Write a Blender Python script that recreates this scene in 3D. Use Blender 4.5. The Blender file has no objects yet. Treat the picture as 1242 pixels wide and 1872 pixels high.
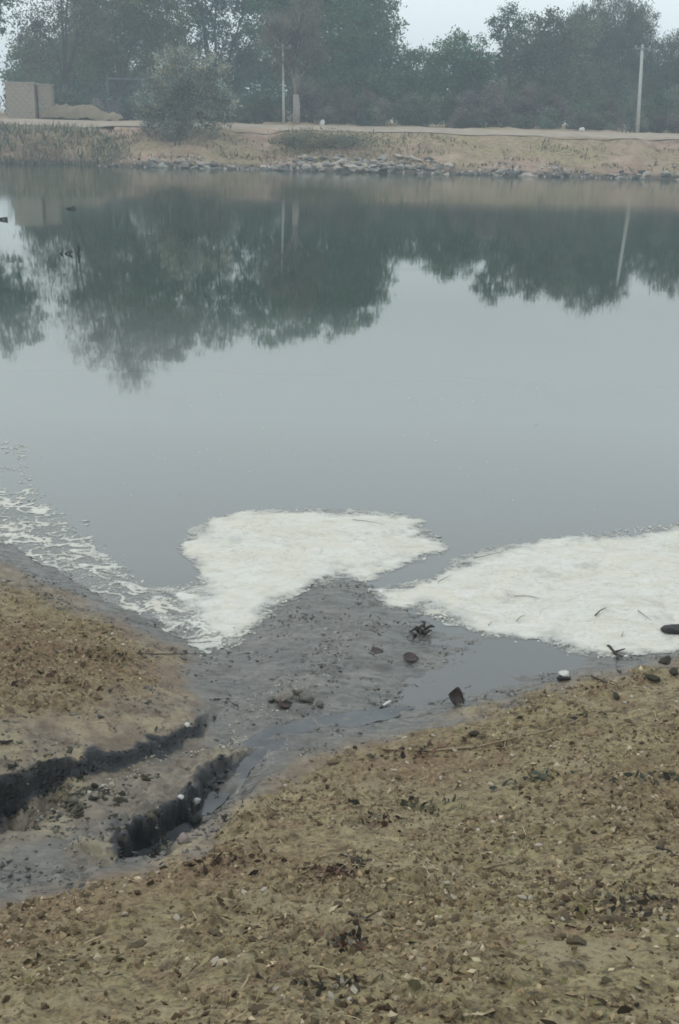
import bpy, math, random
import numpy as np
from mathutils import Vector, Matrix

random.seed(7); rng = np.random.default_rng(7)
S = bpy.context.scene
COL = S.collection

# ------------------------------------------------------------------ camera
FPX, PW, PH = 2000.0, 1242.0, 1872.0
CAM_H = 3.0
pitch, roll = math.atan(722.0 / FPX), 0.0235
Fv = Vector((0, math.cos(pitch), -math.sin(pitch)))
Uv = Vector((0, math.sin(pitch), math.cos(pitch)))
Rv = Vector((1, 0, 0))
Rc = Rv * math.cos(roll) + Uv * math.sin(roll)
Uc = Uv * math.cos(roll) - Rv * math.sin(roll)
cam = bpy.data.cameras.new('camera'); camo = bpy.data.objects.new('camera', cam); COL.objects.link(camo)
M = Matrix((Rc, Uc, -Fv)).transposed().to_4x4(); M.translation = (0, 0, CAM_H)
camo.matrix_world = M
cam.sensor_fit = 'VERTICAL'; cam.sensor_height = 36.0; cam.lens = FPX / PH * 36.0
cam.clip_start = 0.05; cam.clip_end = 3000
S.camera = camo

# ------------------------------------------------------------------ sky, sun, exposure
SUN_EL, SUN_ROT = math.radians(48), math.radians(-60)
wd = bpy.data.worlds.new('World'); S.world = wd; wd.use_nodes = True
nt = wd.node_tree; nt.nodes.clear()
sky = nt.nodes.new('ShaderNodeTexSky'); sky.sky_type = 'NISHITA'; sky.sun_disc = False
sky.sun_elevation = SUN_EL; sky.sun_rotation = SUN_ROT
sky.air_density = 1.2; sky.dust_density = 6.0; sky.ozone_density = 1.0
mixw = nt.nodes.new('ShaderNodeMix'); mixw.data_type = 'RGBA'
mixw.inputs['Factor'].default_value = 0.86                 # an even veil of high cloud over the clear sky
mixw.inputs[7].default_value = (9.0, 9.85, 10.15, 1)
bg = nt.nodes.new('ShaderNodeBackground'); bg.inputs['Strength'].default_value = 0.121
out = nt.nodes.new('ShaderNodeOutputWorld')
nt.links.new(sky.outputs[0], mixw.inputs[6]); nt.links.new(mixw.outputs[2], bg.inputs[0]); nt.links.new(bg.outputs[0], out.inputs[0])
sl = bpy.data.lights.new('sun', 'SUN'); sl.energy = 0.55; sl.angle = math.radians(25); sl.color = (1, .95, .87)
so = bpy.data.objects.new('sun', sl); COL.objects.link(so)
sd = Vector((math.sin(SUN_ROT) * math.cos(SUN_EL), math.cos(SUN_ROT) * math.cos(SUN_EL), math.sin(SUN_EL)))
so.rotation_euler = sd.to_track_quat('Z', 'Y').to_euler(); so.location = (0, 0, 40)
S.view_settings.view_transform = 'Standard'; S.view_settings.look = 'None'
S.view_settings.exposure = 0.0; S.view_settings.gamma = 1.0; S.view_settings.use_curve_mapping = False
S.cycles.use_denoising = True; S.cycles.filter_width = 1.75
S.cycles.max_bounces = 8; S.cycles.volume_bounces = 1; S.cycles.transparent_max_bounces = 16

# ------------------------------------------------------------------ helpers
def ray(px, py):
    d = Fv * FPX + Rc * (px - PW / 2) + Uc * (PH / 2 - py)
    return d.normalized()
def on_z(px, py, z=0.0):
    d = ray(px, py); t = (z - CAM_H) / d.z
    return Vector((d.x * t, d.y * t, z))
def at_dist(px, py, D):
    d = ray(px, py); t = D / d.y
    return Vector((d.x * t, D, CAM_H + d.z * t))

def hsh(ix, iy, seed):
    n = (ix.astype(np.int64) * 374761393 + iy.astype(np.int64) * 668265263 + seed * 974634777) & 0xffffffff
    n = ((n ^ (n >> 13)) * 1274126177) & 0xffffffff
    n = n ^ (n >> 16)
    return (n & 0xffff) / 65535.0
def vnoise(x, y, seed=0):
    x = np.asarray(x, float); y = np.asarray(y, float)
    ix, iy = np.floor(x), np.floor(y); fx, fy = x - ix, y - iy
    fx = fx * fx * fx * (fx * (fx * 6 - 15) + 10); fy = fy * fy * fy * (fy * (fy * 6 - 15) + 10)
    a, b = hsh(ix, iy, seed), hsh(ix + 1, iy, seed)
    c, d = hsh(ix, iy + 1, seed), hsh(ix + 1, iy + 1, seed)
    return (a * (1 - fx) + b * fx) * (1 - fy) + (c * (1 - fx) + d * fx) * fy
def fbm(x, y, scale, oct=4, seed=0):                       # about -1 .. 1
    v, a, t = 0, 1.0, 0
    c, s = math.cos(.6), math.sin(.6)
    X, Y = np.asarray(x) / scale, np.asarray(y) / scale
    for o in range(oct):
        v = v + a * (vnoise(X, Y, seed + o * 17) * 2 - 1); t += a; a *= .5
        X, Y = (X * c - Y * s) * 2.03 + 5.1, (X * s + Y * c) * 2.03 + 9.7
    return v / t * 1.4
def sstep(a, b, x):
    t = np.clip((x - a) / (b - a), 0, 1); return t * t * (3 - 2 * t)
def poly_sdf(X, Y, pts):                                   # positive inside
    d2 = np.full(X.shape, 1e9); ins = np.zeros(X.shape, bool); n = len(pts)
    for i in range(n):
        (ax, ay), (bx, by) = pts[i][:2], pts[(i + 1) % n][:2]
        ex, ey = bx - ax, by - ay
        t = np.clip(((X - ax) * ex + (Y - ay) * ey) / (ex * ex + ey * ey + 1e-12), 0, 1)
        d2 = np.minimum(d2, (X - ax - t * ex) ** 2 + (Y - ay - t * ey) ** 2)
        cr = ((ay > Y) != (by > Y)) & (X < (bx - ax) * (Y - ay) / (by - ay + 1e-12) + ax)
        ins ^= cr
    d = np.sqrt(d2); return np.where(ins, d, -d)
def line_sdf(X, Y, pts):
    """signed distance to an open polyline (positive to its left) and the 0..1 place along it"""
    best = np.full(X.shape, 1e9); sg = np.ones(X.shape); par = np.zeros(X.shape)
    n = len(pts) - 1
    for i in range(n):
        (ax, ay), (bx, by) = pts[i][:2], pts[i + 1][:2]
        ex, ey = bx - ax, by - ay
        t = np.clip(((X - ax) * ex + (Y - ay) * ey) / (ex * ex + ey * ey), 0, 1)
        dx, dy = X - ax - t * ex, Y - ay - t * ey
        d2 = dx * dx + dy * dy; m = d2 < best
        best = np.where(m, d2, best); par = np.where(m, (i + t) / n, par)
        sg = np.where(m, np.sign(ex * dy - ey * dx + 1e-12), sg)
    return np.sqrt(best) * sg, par

def link(name, me, mat=None, parent=None):
    o = bpy.data.objects.new(name, me); COL.objects.link(o)
    if mat is not None and me is not None: me.materials.append(mat)
    if parent is not None: o.parent = parent
    return o
def tag(o, label=None, cat=None, group=None, kind=None):
    if label: o['label'] = label
    if cat: o['category'] = cat
    if group: o['group'] = group
    if kind: o['kind'] = kind
    return o
def empty(name, loc, label=None, cat=None, group=None):
    o = bpy.data.objects.new(name, None); COL.objects.link(o); o.location = loc
    return tag(o, label, cat, group)
def mesh_np(name, V, Fc, smooth=True, colors=None, cname='tint'):
    """V (n,3); Fc (m,k) faces of equal size k"""
    V = np.asarray(V, np.float32); Fc = np.asarray(Fc, np.int32); k = Fc.shape[1]
    me = bpy.data.meshes.new(name)
    me.vertices.add(len(V)); me.vertices.foreach_set('co', V.ravel())
    me.loops.add(Fc.size); me.loops.foreach_set('vertex_index', Fc.ravel())
    me.polygons.add(len(Fc)); me.polygons.foreach_set('loop_start', np.arange(0, Fc.size, k, dtype=np.int32))
    me.update(calc_edges=True)
    me.polygons.foreach_set('use_smooth', np.full(len(Fc), smooth))
    if colors is not None:
        for cn, C in (colors.items() if isinstance(colors, dict) else [(cname, colors)]):
            at = me.color_attributes.new(cn, 'FLOAT_COLOR', 'POINT')
            C4 = np.ones((len(V), 4), np.float32); C4[:, :C.shape[1]] = C
            at.data.foreach_set('color', C4.ravel())
    me.validate(); return me
class MB:
    def __init__(s): s.v = []; s.f = []
    def tube(s, pts, rad, n=7, cap=True):
        pts = [Vector(p) for p in pts]; b = len(s.v); m = len(pts)
        for i, p in enumerate(pts):
            t = (pts[min(i + 1, m - 1)] - pts[max(i - 1, 0)]).normalized()
            u = t.cross(Vector((0, 0, 1)) if abs(t.z) < .9 else Vector((1, 0, 0))).normalized(); w = t.cross(u)
            r = rad[i] if hasattr(rad, '__len__') else rad
            for k in range(n):
                a = 2 * math.pi * k / n
                s.v.append(p + (u * math.cos(a) + w * math.sin(a)) * r)
        for i in range(m - 1):
            for k in range(n):
                k2 = (k + 1) % n
                s.f.append((b + i * n + k, b + i * n + k2, b + (i + 1) * n + k2, b + (i + 1) * n + k))
        if cap:
            s.f.append(tuple(b + k for k in range(n))[::-1]); s.f.append(tuple(b + (m - 1) * n + k for k in range(n)))
        return s
    def box(s, c, d, jit=0.0, rz=0.0):
        b = len(s.v); cs, sn = math.cos(rz), math.sin(rz)
        for z in (-.5, .5):
            for x, y in ((-.5, -.5), (.5, -.5), (.5, .5), (-.5, .5)):
                X, Y, Z = x * d[0], y * d[1], z * d[2]
                X += random.uniform(-jit, jit); Y += random.uniform(-jit, jit); Z += random.uniform(-jit, jit)
                s.v.append(Vector((c[0] + X * cs - Y * sn, c[1] + X * sn + Y * cs, c[2] + Z)))
        for f in ((3, 2, 1, 0), (4, 5, 6, 7), (0, 1, 5, 4), (1, 2, 6, 5), (2, 3, 7, 6), (3, 0, 4, 7)):
            s.f.append(tuple(b + i for i in f))
        return s
    def build(s, name, mat, parent=None, smooth=False):
        me = bpy.data.meshes.new(name); me.from_pydata([tuple(v) for v in s.v], [], s.f); me.update()
        if smooth: me.polygons.foreach_set('use_smooth', np.full(len(me.polygons), True))
        return link(name, me, mat, parent)

# unit rock: subdivided octahedron pushed about
def ico(sub=1):
    t = (1 + 5 ** .5) / 2
    v = [(-1, t, 0), (1, t, 0), (-1, -t, 0), (1, -t, 0), (0, -1, t), (0, 1, t), (0, -1, -t), (0, 1, -t), (t, 0, -1), (t, 0, 1), (-t, 0, -1), (-t, 0, 1)]
    f = [(0, 11, 5), (0, 5, 1), (0, 1, 7), (0, 7, 10), (0, 10, 11), (1, 5, 9), (5, 11, 4), (11, 10, 2), (10, 7, 6), (7, 1, 8), (3, 9, 4), (3, 4, 2), (3, 2, 6), (3, 6, 8), (3, 8, 9), (4, 9, 5), (2, 4, 11), (6, 2, 10), (8, 6, 7), (9, 8, 1)]
    v = [Vector(p).normalized() for p in v]
    for _ in range(sub):
        mid = {}; nf = []
        def m(a, b):
            k = (min(a, b), max(a, b))
            if k not in mid: mid[k] = len(v); v.append(((v[a] + v[b]) / 2).normalized())
            return mid[k]
        for a, b, c in f:
            x, y, z = m(a, b), m(b, c), m(c, a); nf += [(a, x, z), (b, y, x), (c, z, y), (x, y, z)]
        f = nf
    return np.array([tuple(p) for p in v]), np.array(f)
def rock_mesh(name, seed, sub=1, rough=.28, flat=.7, smooth=False):
    r = np.random.default_rng(seed); V, Fc = ico(sub)
    for _ in range(7):                                      # knock flat facets off a ball
        n = r.normal(size=3); n /= np.linalg.norm(n); d = r.uniform(.55, .9)
        h = V @ n; V = V - np.outer(np.maximum(h - d, 0), n)
    V = V * (1 + rough * .35 * r.normal(size=(len(V), 1))); V[:, 2] *= flat
    return mesh_np(name, V, Fc, smooth)

# ------------------------------------------------------------------ materials
def mat_new(name):
    m = bpy.data.materials.new(name); m.use_nodes = True; n = m.node_tree
    return m, n, n.nodes['Principled BSDF']
def N(n, t, **kw):
    x = n.nodes.new(t)
    for k, v in kw.items(): setattr(x, k, v)
    return x
def noise(n, scale, detail=4, vec=None, rough=.55, dist=0.0):
    x = N(n, 'ShaderNodeTexNoise'); x.inputs['Scale'].default_value = scale; x.inputs['Detail'].default_value = detail
    x.inputs['Roughness'].default_value = rough; x.inputs['Distortion'].default_value = dist
    if vec is not None: n.links.new(vec, x.inputs['Vector'])
    return x.outputs['Fac']
def ramp(n, src, stops):
    r = N(n, 'ShaderNodeValToRGB'); e = r.color_ramp.elements
    while len(e) < len(stops): e.new(.5)
    for el, (p, c) in zip(e, stops): el.position = p; el.color = (*c, 1) if len(c) == 3 else c
    n.links.new(src, r.inputs[0]); return r.outputs[0]
def mixc(n, fac, a, b, mode='MIX'):
    x = N(n, 'ShaderNodeMix', data_type='RGBA', blend_type=mode)
    for s, v in ((0, fac), (6, a), (7, b)):
        if hasattr(v, 'links'): n.links.new(v, x.inputs[s])
        elif isinstance(v, (int, float)): x.inputs[s].default_value = v
        else: x.inputs[s].default_value = (*v, 1)
    return x.outputs[2]
def mathn(n, op, a, b=0.0):
    x = N(n, 'ShaderNodeMath', operation=op)
    for i, v in enumerate((a, b)):
        if hasattr(v, 'links'): n.links.new(v, x.inputs[i])
        else: x.inputs[i].default_value = v
    return x.outputs[0]
def bump(n, h, dist, strength=1.0, prev=None):
    b = N(n, 'ShaderNodeBump'); b.inputs['Distance'].default_value = dist; b.inputs['Strength'].default_value = strength
    n.links.new(h, b.inputs['Height'])
    if prev is not None: n.links.new(prev, b.inputs['Normal'])
    return b.outputs[0]
def coord(n, kind='Object'):
    return N(n, 'ShaderNodeTexCoord').outputs[kind]
def scaled(n, vec, s):
    m = N(n, 'ShaderNodeMapping'); m.inputs['Scale'].default_value = s; n.links.new(vec, m.inputs['Vector']); return m.outputs[0]
def attr(n, name):
    a = N(n, 'ShaderNodeAttribute', attribute_name=name); return a
def simple(name, c1, c2, scale=4.0, rough=.85, bmp=0.0, spec=.3, detail=5):
    m, n, p = mat_new(name); v = coord(n)
    f = noise(n, scale, detail, v)
    n.links.new(ramp(n, f, [(.3, c1), (.7, c2)]), p.inputs['Base Color'])
    p.inputs['Roughness'].default_value = rough; p.inputs['Specular IOR Level'].default_value = spec
    if bmp: n.links.new(bump(n, noise(n, scale * 4, 5, v), bmp), p.inputs['Normal'])
    return m
def tinted(name, rough=.8, spec=.3, trans=0.0, rnd=.0, base=None):
    """colour from the piece's own tint attribute"""
    m, n, p = mat_new(name); a = attr(n, 'tint').outputs['Color']
    n.links.new(a, p.inputs['Base Color']); p.inputs['Roughness'].default_value = rough; p.inputs['Specular IOR Level'].default_value = spec
    if trans:
        t = N(n, 'ShaderNodeBsdfTranslucent'); n.links.new(a, t.inputs['Color'])
        mx = N(n, 'ShaderNodeMixShader'); mx.inputs[0].default_value = trans
        o = n.nodes['Material Output']
        n.links.new(p.outputs[0], mx.inputs[1]); n.links.new(t.outputs[0], mx.inputs[2]); n.links.new(mx.outputs[0], o.inputs[0])
    return m

# ---- near bank: mud, dry litter-strewn soil, black sludge with channel shade in its colour, chosen by what lies there (the 'zone' attribute)
MG, n, p = mat_new('bank_soil_and_mud'); v = coord(n)
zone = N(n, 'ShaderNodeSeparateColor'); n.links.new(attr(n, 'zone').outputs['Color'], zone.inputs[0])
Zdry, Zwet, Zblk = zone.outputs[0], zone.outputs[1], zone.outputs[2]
n1, n2, n3 = noise(n, 2.2, 4, v), noise(n, 11, 6, v, .62), noise(n, 55, 5, v, .65)
n4 = noise(n, 5.5, 5, v, .6, .4); n5 = noise(n, 24, 4, v, .6)
soil = ramp(n, n2, [(.32, (.095, .067, .032)), (.45, (.21, .161, .083)), (.56, (.28, .223, .118)), (.7, (.38, .312, .18))])
olive = ramp(n, n5, [(.3, (.12, .097, .046)), (.55, (.26, .216, .108)), (.75, (.375, .32, .172))])
soil = mixc(n, ramp(n, n1, [(.42, (0, 0, 0)), (.6, (1, 1, 1))]), soil, olive)
rust = ramp(n, n3, [(.3, (.065, .036, .018)), (.5, (.165, .098, .052)), (.72, (.28, .185, .108))])
soil = mixc(n, ramp(n, n4, [(.52, (0, 0, 0)), (.68, (.85, .85, .85))]), soil, rust)
soil = mixc(n, ramp(n, n3, [(.38, (.62, .62, .62)), (.52, (0, 0, 0))]), soil, (.05, .037, .019))
vor = N(n, 'ShaderNodeTexVoronoi'); vor.inputs['Scale'].default_value = 62; n.links.new(v, vor.inputs['Vector'])
damp = ramp(n, n2, [(.3, (.080, .058, .037)), (.5, (.155, .120, .081)), (.7, (.225, .18, .127))])
soil = mixc(n, ramp(n, Zdry, [(.6, (1, 1, 1)), (.97, (0, 0, 0))]), soil, damp)
n6 = noise(n, 4.0, 3, v, .5, .3)
soil = mixc(n, ramp(n, n6, [(.54, (0, 0, 0)), (.64, (.8, .8, .8))]), soil, ramp(n, n3, [(.3, (.215, .176, .10)), (.7, (.33, .275, .168))]))
n7 = noise(n, 15, 5, scaled(n, v, (1, 1.3, 1)), .7, .6)
soil = mixc(n, ramp(n, n7, [(.37, (.8, .8, .8)), (.45, (0, 0, 0))]), soil, (.058, .040, .021))
soil = mixc(n, ramp(n, vor.outputs['Distance'], [(.0, (.4, .4, .4)), (.28, (0, 0, 0))]), soil, (.36, .31, .21))
vs = scaled(n, v, (1.0, 2.6, 1.0))
m1, m2, m3 = noise(n, 3.0, 5, vs, .6, .5), noise(n, 16, 5, vs, .62), noise(n, 70, 4, v, .6)
mud = ramp(n, m1, [(.32, (.055, .052, .045)), (.5, (.090, .085, .072)), (.68, (.14, .131, .109))])
mud = mixc(n, ramp(n, m2, [(.36, (.85, .85, .85)), (.47, (0, 0, 0))]), mud, (.062, .058, .049))
m4 = noise(n, 7, 5, scaled(n, v, (.7, 2.6, 1)), .65, .8)
mud = mixc(n, ramp(n, m4, [(.36, (.9, .9, .9)), (.46, (0, 0, 0))]), mud, (.042, .041, .037))
mud = mixc(n, ramp(n, m4, [(.56, (0, 0, 0)), (.7, (.6, .6, .6))]), mud, (.165, .162, .148))
mud = mixc(n, ramp(n, m3, [(.6, (0, 0, 0)), (.75, (.5, .5, .5))]), mud, (.20, .19, .16))
rustz = attr(n, 'rust').outputs['Fac']
soil = mixc(n, mathn(n, 'MULTIPLY', rustz, ramp(n, n2, [(.3, (1, 1, 1)), (.7, (.35, .35, .35))])), soil, rust)
col = mixc(n, ramp(n, Zdry, [(.0, (0, 0, 0)), (.45, (1, 1, 1))]), mud, soil)
blk = ramp(n, m2, [(.35, (.006, .007, .008)), (.65, (.020, .023, .025))])  # near-black mud; also carries the painted shade of the channel cut walls
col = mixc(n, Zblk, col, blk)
n.links.new(col, p.inputs['Base Color'])
rgh = N(n, 'ShaderNodeMapRange'); rgh.inputs[3].default_value = .92; rgh.inputs[4].default_value = .12
n.links.new(Zwet, rgh.inputs[0]); n.links.new(mathn(n, 'ADD', rgh.outputs[0], mathn(n, 'MULTIPLY', mathn(n, 'SUBTRACT', m2, .5), .35)), p.inputs['Roughness'])
p.inputs['Specular IOR Level'].default_value = .6
p.inputs['Coat Roughness'].default_value = .10; n.links.new(mathn(n, 'MULTIPLY', mathn(n, 'MULTIPLY', Zwet, .42), mathn(n, 'SUBTRACT', 1.0, Zblk)), p.inputs['Coat Weight'])
hb = mixc(n, Zdry, mathn(n, 'ADD', mathn(n, 'MULTIPLY', m2, .8), mathn(n, 'MULTIPLY', m4, .8)), mathn(n, 'ADD', n3, mathn(n, 'MULTIPLY', n2, 1.6)))
n.links.new(bump(n, hb, .012, .9), p.inputs['Normal'])

# ---- pond water: murky, mirror-smooth, silt near the inflow, sky sheen and tree reflection tinted in
MW, n, p = mat_new('murky_water'); v = coord(n)
sx = N(n, 'ShaderNodeSeparateXYZ'); n.links.new(v, sx.inputs[0])
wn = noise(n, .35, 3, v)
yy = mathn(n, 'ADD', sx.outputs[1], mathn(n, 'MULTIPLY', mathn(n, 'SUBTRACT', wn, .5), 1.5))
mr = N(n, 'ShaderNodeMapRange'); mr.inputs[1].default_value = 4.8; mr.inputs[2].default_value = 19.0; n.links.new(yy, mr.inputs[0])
wc = ramp(n, mr.outputs[0], [(0, (.105, .108, .104)), (.08, (.115, .118, .114)), (.17, (.155, .162, .158)), (.45, (.185, .205, .195)), (.64, (.140, .158, .146)), (1, (.026, .046, .030))])  # mid band lightened as sky sheen, far end darkened as tree reflection
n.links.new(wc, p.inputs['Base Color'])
p.inputs['IOR'].default_value = 1.6
wr = N(n, 'ShaderNodeMapRange'); wr.inputs[1].default_value = 26; wr.inputs[2].default_value = 58; wr.inputs[3].default_value = .03; wr.inputs[4].default_value = .11
n.links.new(mathn(n, 'ADD', sx.outputs[1], mathn(n, 'MULTIPLY', mathn(n, 'SUBTRACT', noise(n, .12, 3, scaled(n, v, (.35, 1.6, 1))), .5), 26.0)), wr.inputs[0]); n.links.new(wr.outputs[0], p.inputs['Roughness'])
w1 = noise(n, 1.6, 3, scaled(n, v, (.55, 1.3, 1)), .5); w2 = noise(n, .35, 2, scaled(n, v, (.6, 1.2, 1)), .5)
n.links.new(bump(n, w1, .00035, 1.0, bump(n, w2, .0012, 1.0)), p.inputs['Normal'])

# ---- foam
MF, n, p = mat_new('foam'); v = coord(n)
f1, f2, f3 = noise(n, 3.0, 5, scaled(n, v, (1, 1.9, 1)), .6, 1.2), noise(n, 26, 4, v, .6), noise(n, 9, 5, scaled(n, v, (1, 2.6, 1)), .65, 1.6)
fc = ramp(n, f1, [(.3, (.53, .51, .435)), (.5, (.60, .59, .53)), (.7, (.64, .64, .60))])
f8 = noise(n, 1.7, 3, v, .5, 2.5)
fc = mixc(n, ramp(n, f8, [(.5, (0, 0, 0)), (.64, (.5, .5, .5))]), fc, (.60, .565, .47))
ln = mathn(n, 'ABSOLUTE', mathn(n, 'SUBTRACT', noise(n, 2.3, 4, scaled(n, v, (1, 1.7, 1)), .55, 1.8), .5))
fc = mixc(n, ramp(n, ln, [(.0, (.55, .55, .55)), (.012, (0, 0, 0))]), fc, (.34, .33, .28))
fc = mixc(n, ramp(n, f3, [(.34, (.5, .5, .5)), (.45, (0, 0, 0))]), fc, (.46, .435, .36))
fc = mixc(n, ramp(n, f2, [(.28, (.5, .5, .5)), (.42, (0, 0, 0))]), fc, (.46, .45, .38))
thin = attr(n, 'thin').outputs['Fac']
fc = mixc(n, thin, fc, (.30, .31, .30))
n.links.new(fc, p.inputs['Base Color']); p.inputs['Roughness'].default_value = .6
p.inputs['Specular IOR Level'].default_value = .3
n.links.new(bump(n, mathn(n, 'ADD', f2, mathn(n, 'MULTIPLY', f3, 1.4)), .007, .8), p.inputs['Normal'])

vb = N(n, 'ShaderNodeTexVoronoi'); vb.inputs['Scale'].default_value = 75; n.links.new(v, vb.inputs['Vector'])
ff = mathn(n, 'ADD', mathn(n, 'MULTIPLY', noise(n, 16, 5, v, .75), .75), mathn(n, 'MULTIPLY', vb.outputs['Distance'], .3)); fo = mathn(n, 'ADD', thin, mathn(n, 'MULTIPLY', mathn(n, 'SUBTRACT', ff, .5), 1.5))
tr = N(n, 'ShaderNodeBsdfTransparent'); mx = N(n, 'ShaderNodeMixShader')
n.links.new(ramp(n, fo, [(.45, (0, 0, 0)), (1.0, (.92, .92, .92))]), mx.inputs[0])
n.links.new(p.outputs[0], mx.inputs[1]); n.links.new(tr.outputs[0], mx.inputs[2]); n.links.new(mx.outputs[0], n.nodes['Material Output'].inputs[0])

# ---- far bank
MB_, n, p = mat_new('dry_bank_earth'); v = coord(n)
b1, b2, b3 = noise(n, .16, 4, v), noise(n, .9, 5, v, .6), noise(n, 5, 4, v, .6)
c1 = ramp(n, b2, [(.3, (.16, .105, .07)), (.5, (.31, .21, .15)), (.7, (.42, .305, .23))])
c2 = ramp(n, b3, [(.3, (.15, .115, .058)), (.55, (.29, .23, .125)), (.75, (.40, .325, .20))])
c = mixc(n, ramp(n, b1, [(.42, (0, 0, 0)), (.58, (1, 1, 1))]), c1, c2)
c = mixc(n, ramp(n, b3, [(.32, (.6, .6, .6)), (.44, (0, 0, 0))]), c, (.085, .075, .055))
sz_ = N(n, 'ShaderNodeSeparateXYZ'); n.links.new(v, sz_.inputs[0])
wl = mathn(n, 'ADD', sz_.outputs[2], mathn(n, 'MULTIPLY', mathn(n, 'SUBTRACT', b3, .5), .25))
c = mixc(n, ramp(n, wl, [(.10, (.9, .9, .9)), (.38, (0, 0, 0))]), c, (.055, .045, .035))
n.links.new(c, p.inputs['Base Color']); p.inputs['Roughness'].default_value = .95
n.links.new(bump(n, b3, .08), p.inputs['Normal'])
M_road = simple('dusty_road', (.27, .22, .17), (.40, .335, .265), 1.2, .95, .02)
M_rock = []
for i, (a, b) in enumerate((((.22, .20, .18), (.40, .37, .33)), ((.08, .075, .07), (.18, .17, .155)), ((.32, .27, .225), (.52, .46, .40)))):
    M_rock.append(simple('rock_%s' % ('grey', 'dark', 'pale')[i], a, b, 5, .9, .02))
M_bark = simple('bark', (.055, .043, .033), (.12, .10, .08), 6, .95, .03)
M_palebark = simple('pale_bark', (.27, .24, .21), (.42, .38, .33), 5, .9, .02)
M_conc = simple('weathered_concrete', (.42, .42, .40), (.56, .55, .52), 3, .85, .004)
M_metal = simple('grey_steel', (.18, .18, .18), (.28, .28, .28), 6, .5, .0)
M_wire = simple('wire', (.05, .05, .05), (.08, .08, .08), 6, .6)
M_porc = simple('insulator_glaze', (.35, .33, .30), (.5, .48, .45), 8, .3)
M_brick = simple('pale_block', (.30, .255, .205), (.42, .365, .30), 2.2, .95, .02)
M_brick2 = simple('tan_block', (.26, .215, .17), (.37, .315, .255), 2.2, .95, .02)
M_dark = simple('painted_gap_shade', (.03, .03, .03), (.05, .045, .04), 3, .95)  # near black: shade of the gap between hut blocks put into colour
M_earth = simple('reddish_earth', (.19, .15, .105), (.27, .215, .155), 1.3, .98, .06)
M_teal = simple('faded_teal_paint', (.13, .17, .18), (.19, .24, .25), 3, .8)
M_leaf = tinted('leaves', .7, .25, .40)
M_grass = tinted('grass_blades', .85, .2, .2)
M_litter = tinted('litter_pieces', .85, .25)
M_wetlitter = tinted('wet_debris', .45, .4)
M_twig = simple('pale_twig', (.17, .125, .075), (.34, .27, .18), 25, .85, .002)
M_dtwig = simple('dark_wet_twig', (.018, .015, .012), (.05, .042, .034), 25, .6, .002)
M_dstone = simple('dark_wet_stone', (.02, .02, .02), (.055, .055, .052), 18, .45, .004)
M_wstone = simple('white_lump', (.48, .47, .44), (.68, .67, .64), 20, .7, .002)
M_pstone = simple('pinkish_stone', (.25, .19, .17), (.40, .33, .30), 20, .8, .004)
M_clod = simple('earth_clod', (.10, .075, .042), (.25, .20, .125), 22, .95, .006)
M_dclod = simple('dark_earth_clod', (.03, .025, .018), (.09, .075, .05), 22, .9, .006)
M_wetmud = simple('slick_blue_grey_mud', (.035, .042, .050), (.085, .093, .102), 9, .22, .014, .5)
M_dleaf = simple('dark_purplish_leaf', (.028, .018, .017), (.065, .043, .038), 30, .55, .002)

# ------------------------------------------------------------------ near bank terrain
cp = []
def C(*a):
    for px, py, z in a:
        w = on_z(px, py, z); cp.append((w.x, w.y, z))
C((0, 985, 0), (120, 1047, 0), (240, 1117, 0), (360, 1170, 0), (0, 850, -.3), (200, 950, -.35), (400, 900, -.5), (620, 850, -.6), (900, 850, -.6), (1242, 850, -.5),
  (250, 1050, -.10), (350, 1110, -.05), (60, 960, -.06), (500, 1000, -.25), (700, 1000, -.3), (780, 1060, -.10),
  (620, 1054, 0), (560, 1068, 0), (470, 1133, 0), (705, 1100, 0), (425, 1168, 0), (510, 1040, -.1), (420, 1110, -.06),
  (620, 1105, .035), (560, 1150, .045), (680, 1140, .03), (600, 1210, .05), (500, 1200, .03), (720, 1200, .018), (560, 1280, .055), (480, 1280, .05), (640, 1280, .03),
  (400, 1200, .008), (380, 1250, .03), (420, 1310, .05), (450, 1370, .06), (520, 1340, .06),
  (850, 1162, -.006), (950, 1200, -.014), (1010, 1225, -.012), (860, 1245, -.012), (770, 1285, -.004), (700, 1312, .006), (780, 1160, .006), (800, 1210, .003),
  (900, 1090, -.08), (1100, 1120, -.08), (1242, 1050, -.2), (1060, 1198, -.012), (1242, 1195, .004), (1150, 1203, 0),
  (560, 1378, .085), (640, 1352, .06), (800, 1318, .045), (900, 1292, .045), (980, 1268, .04), (1045, 1242, .04), (1110, 1226, .04), (1242, 1206, .04),
  (700, 1450, .24), (900, 1400, .24), (1100, 1330, .22), (1242, 1290, .22), (620, 1600, .57), (900, 1600, .60), (1242, 1500, .56), (0, 1872, .95), (621, 1872, 1.02), (1242, 1872, 1.08),
  (300, 1605, .40), (100, 1645, .40), (0, 1670, .41), (300, 1720, .66), (0, 1760, .66), (450, 1480, .24), (380, 1520, .25),
  (0, 1060, .10), (0, 1200, .28), (150, 1150, .15), (150, 1250, .28), (300, 1200, .09), (300, 1280, .15), (0, 1350, .40), (150, 1350, .29), (320, 1320, .13),
  (0, 1500, .33), (150, 1480, .26), (300, 1400, .15), (100, 1560, .30), (0, 1600, .35), (230, 1540, .24), (330, 1450, .15), (410, 1390, .08))
cp += [(-5, 0, 1.45), (5, 0, 1.6), (0, 0, 1.45), (0, -3, 1.9), (-6, 4, .85), (6, 3.5, .75), (-5, 10, 0), (-7, 9, .4), (-3.6, 8.2, .05), (7, 5.6, .03), (7, 8, -.3), (0, 12, -.9), (8, 12, -.9), (-3, 13, -.8), (-9, 14, 0), (9, 0, 1.6), (-9, 0, 1.5), (9, -3, 2), (-9, -3, 1.9)]
cp = np.array(cp)
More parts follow.
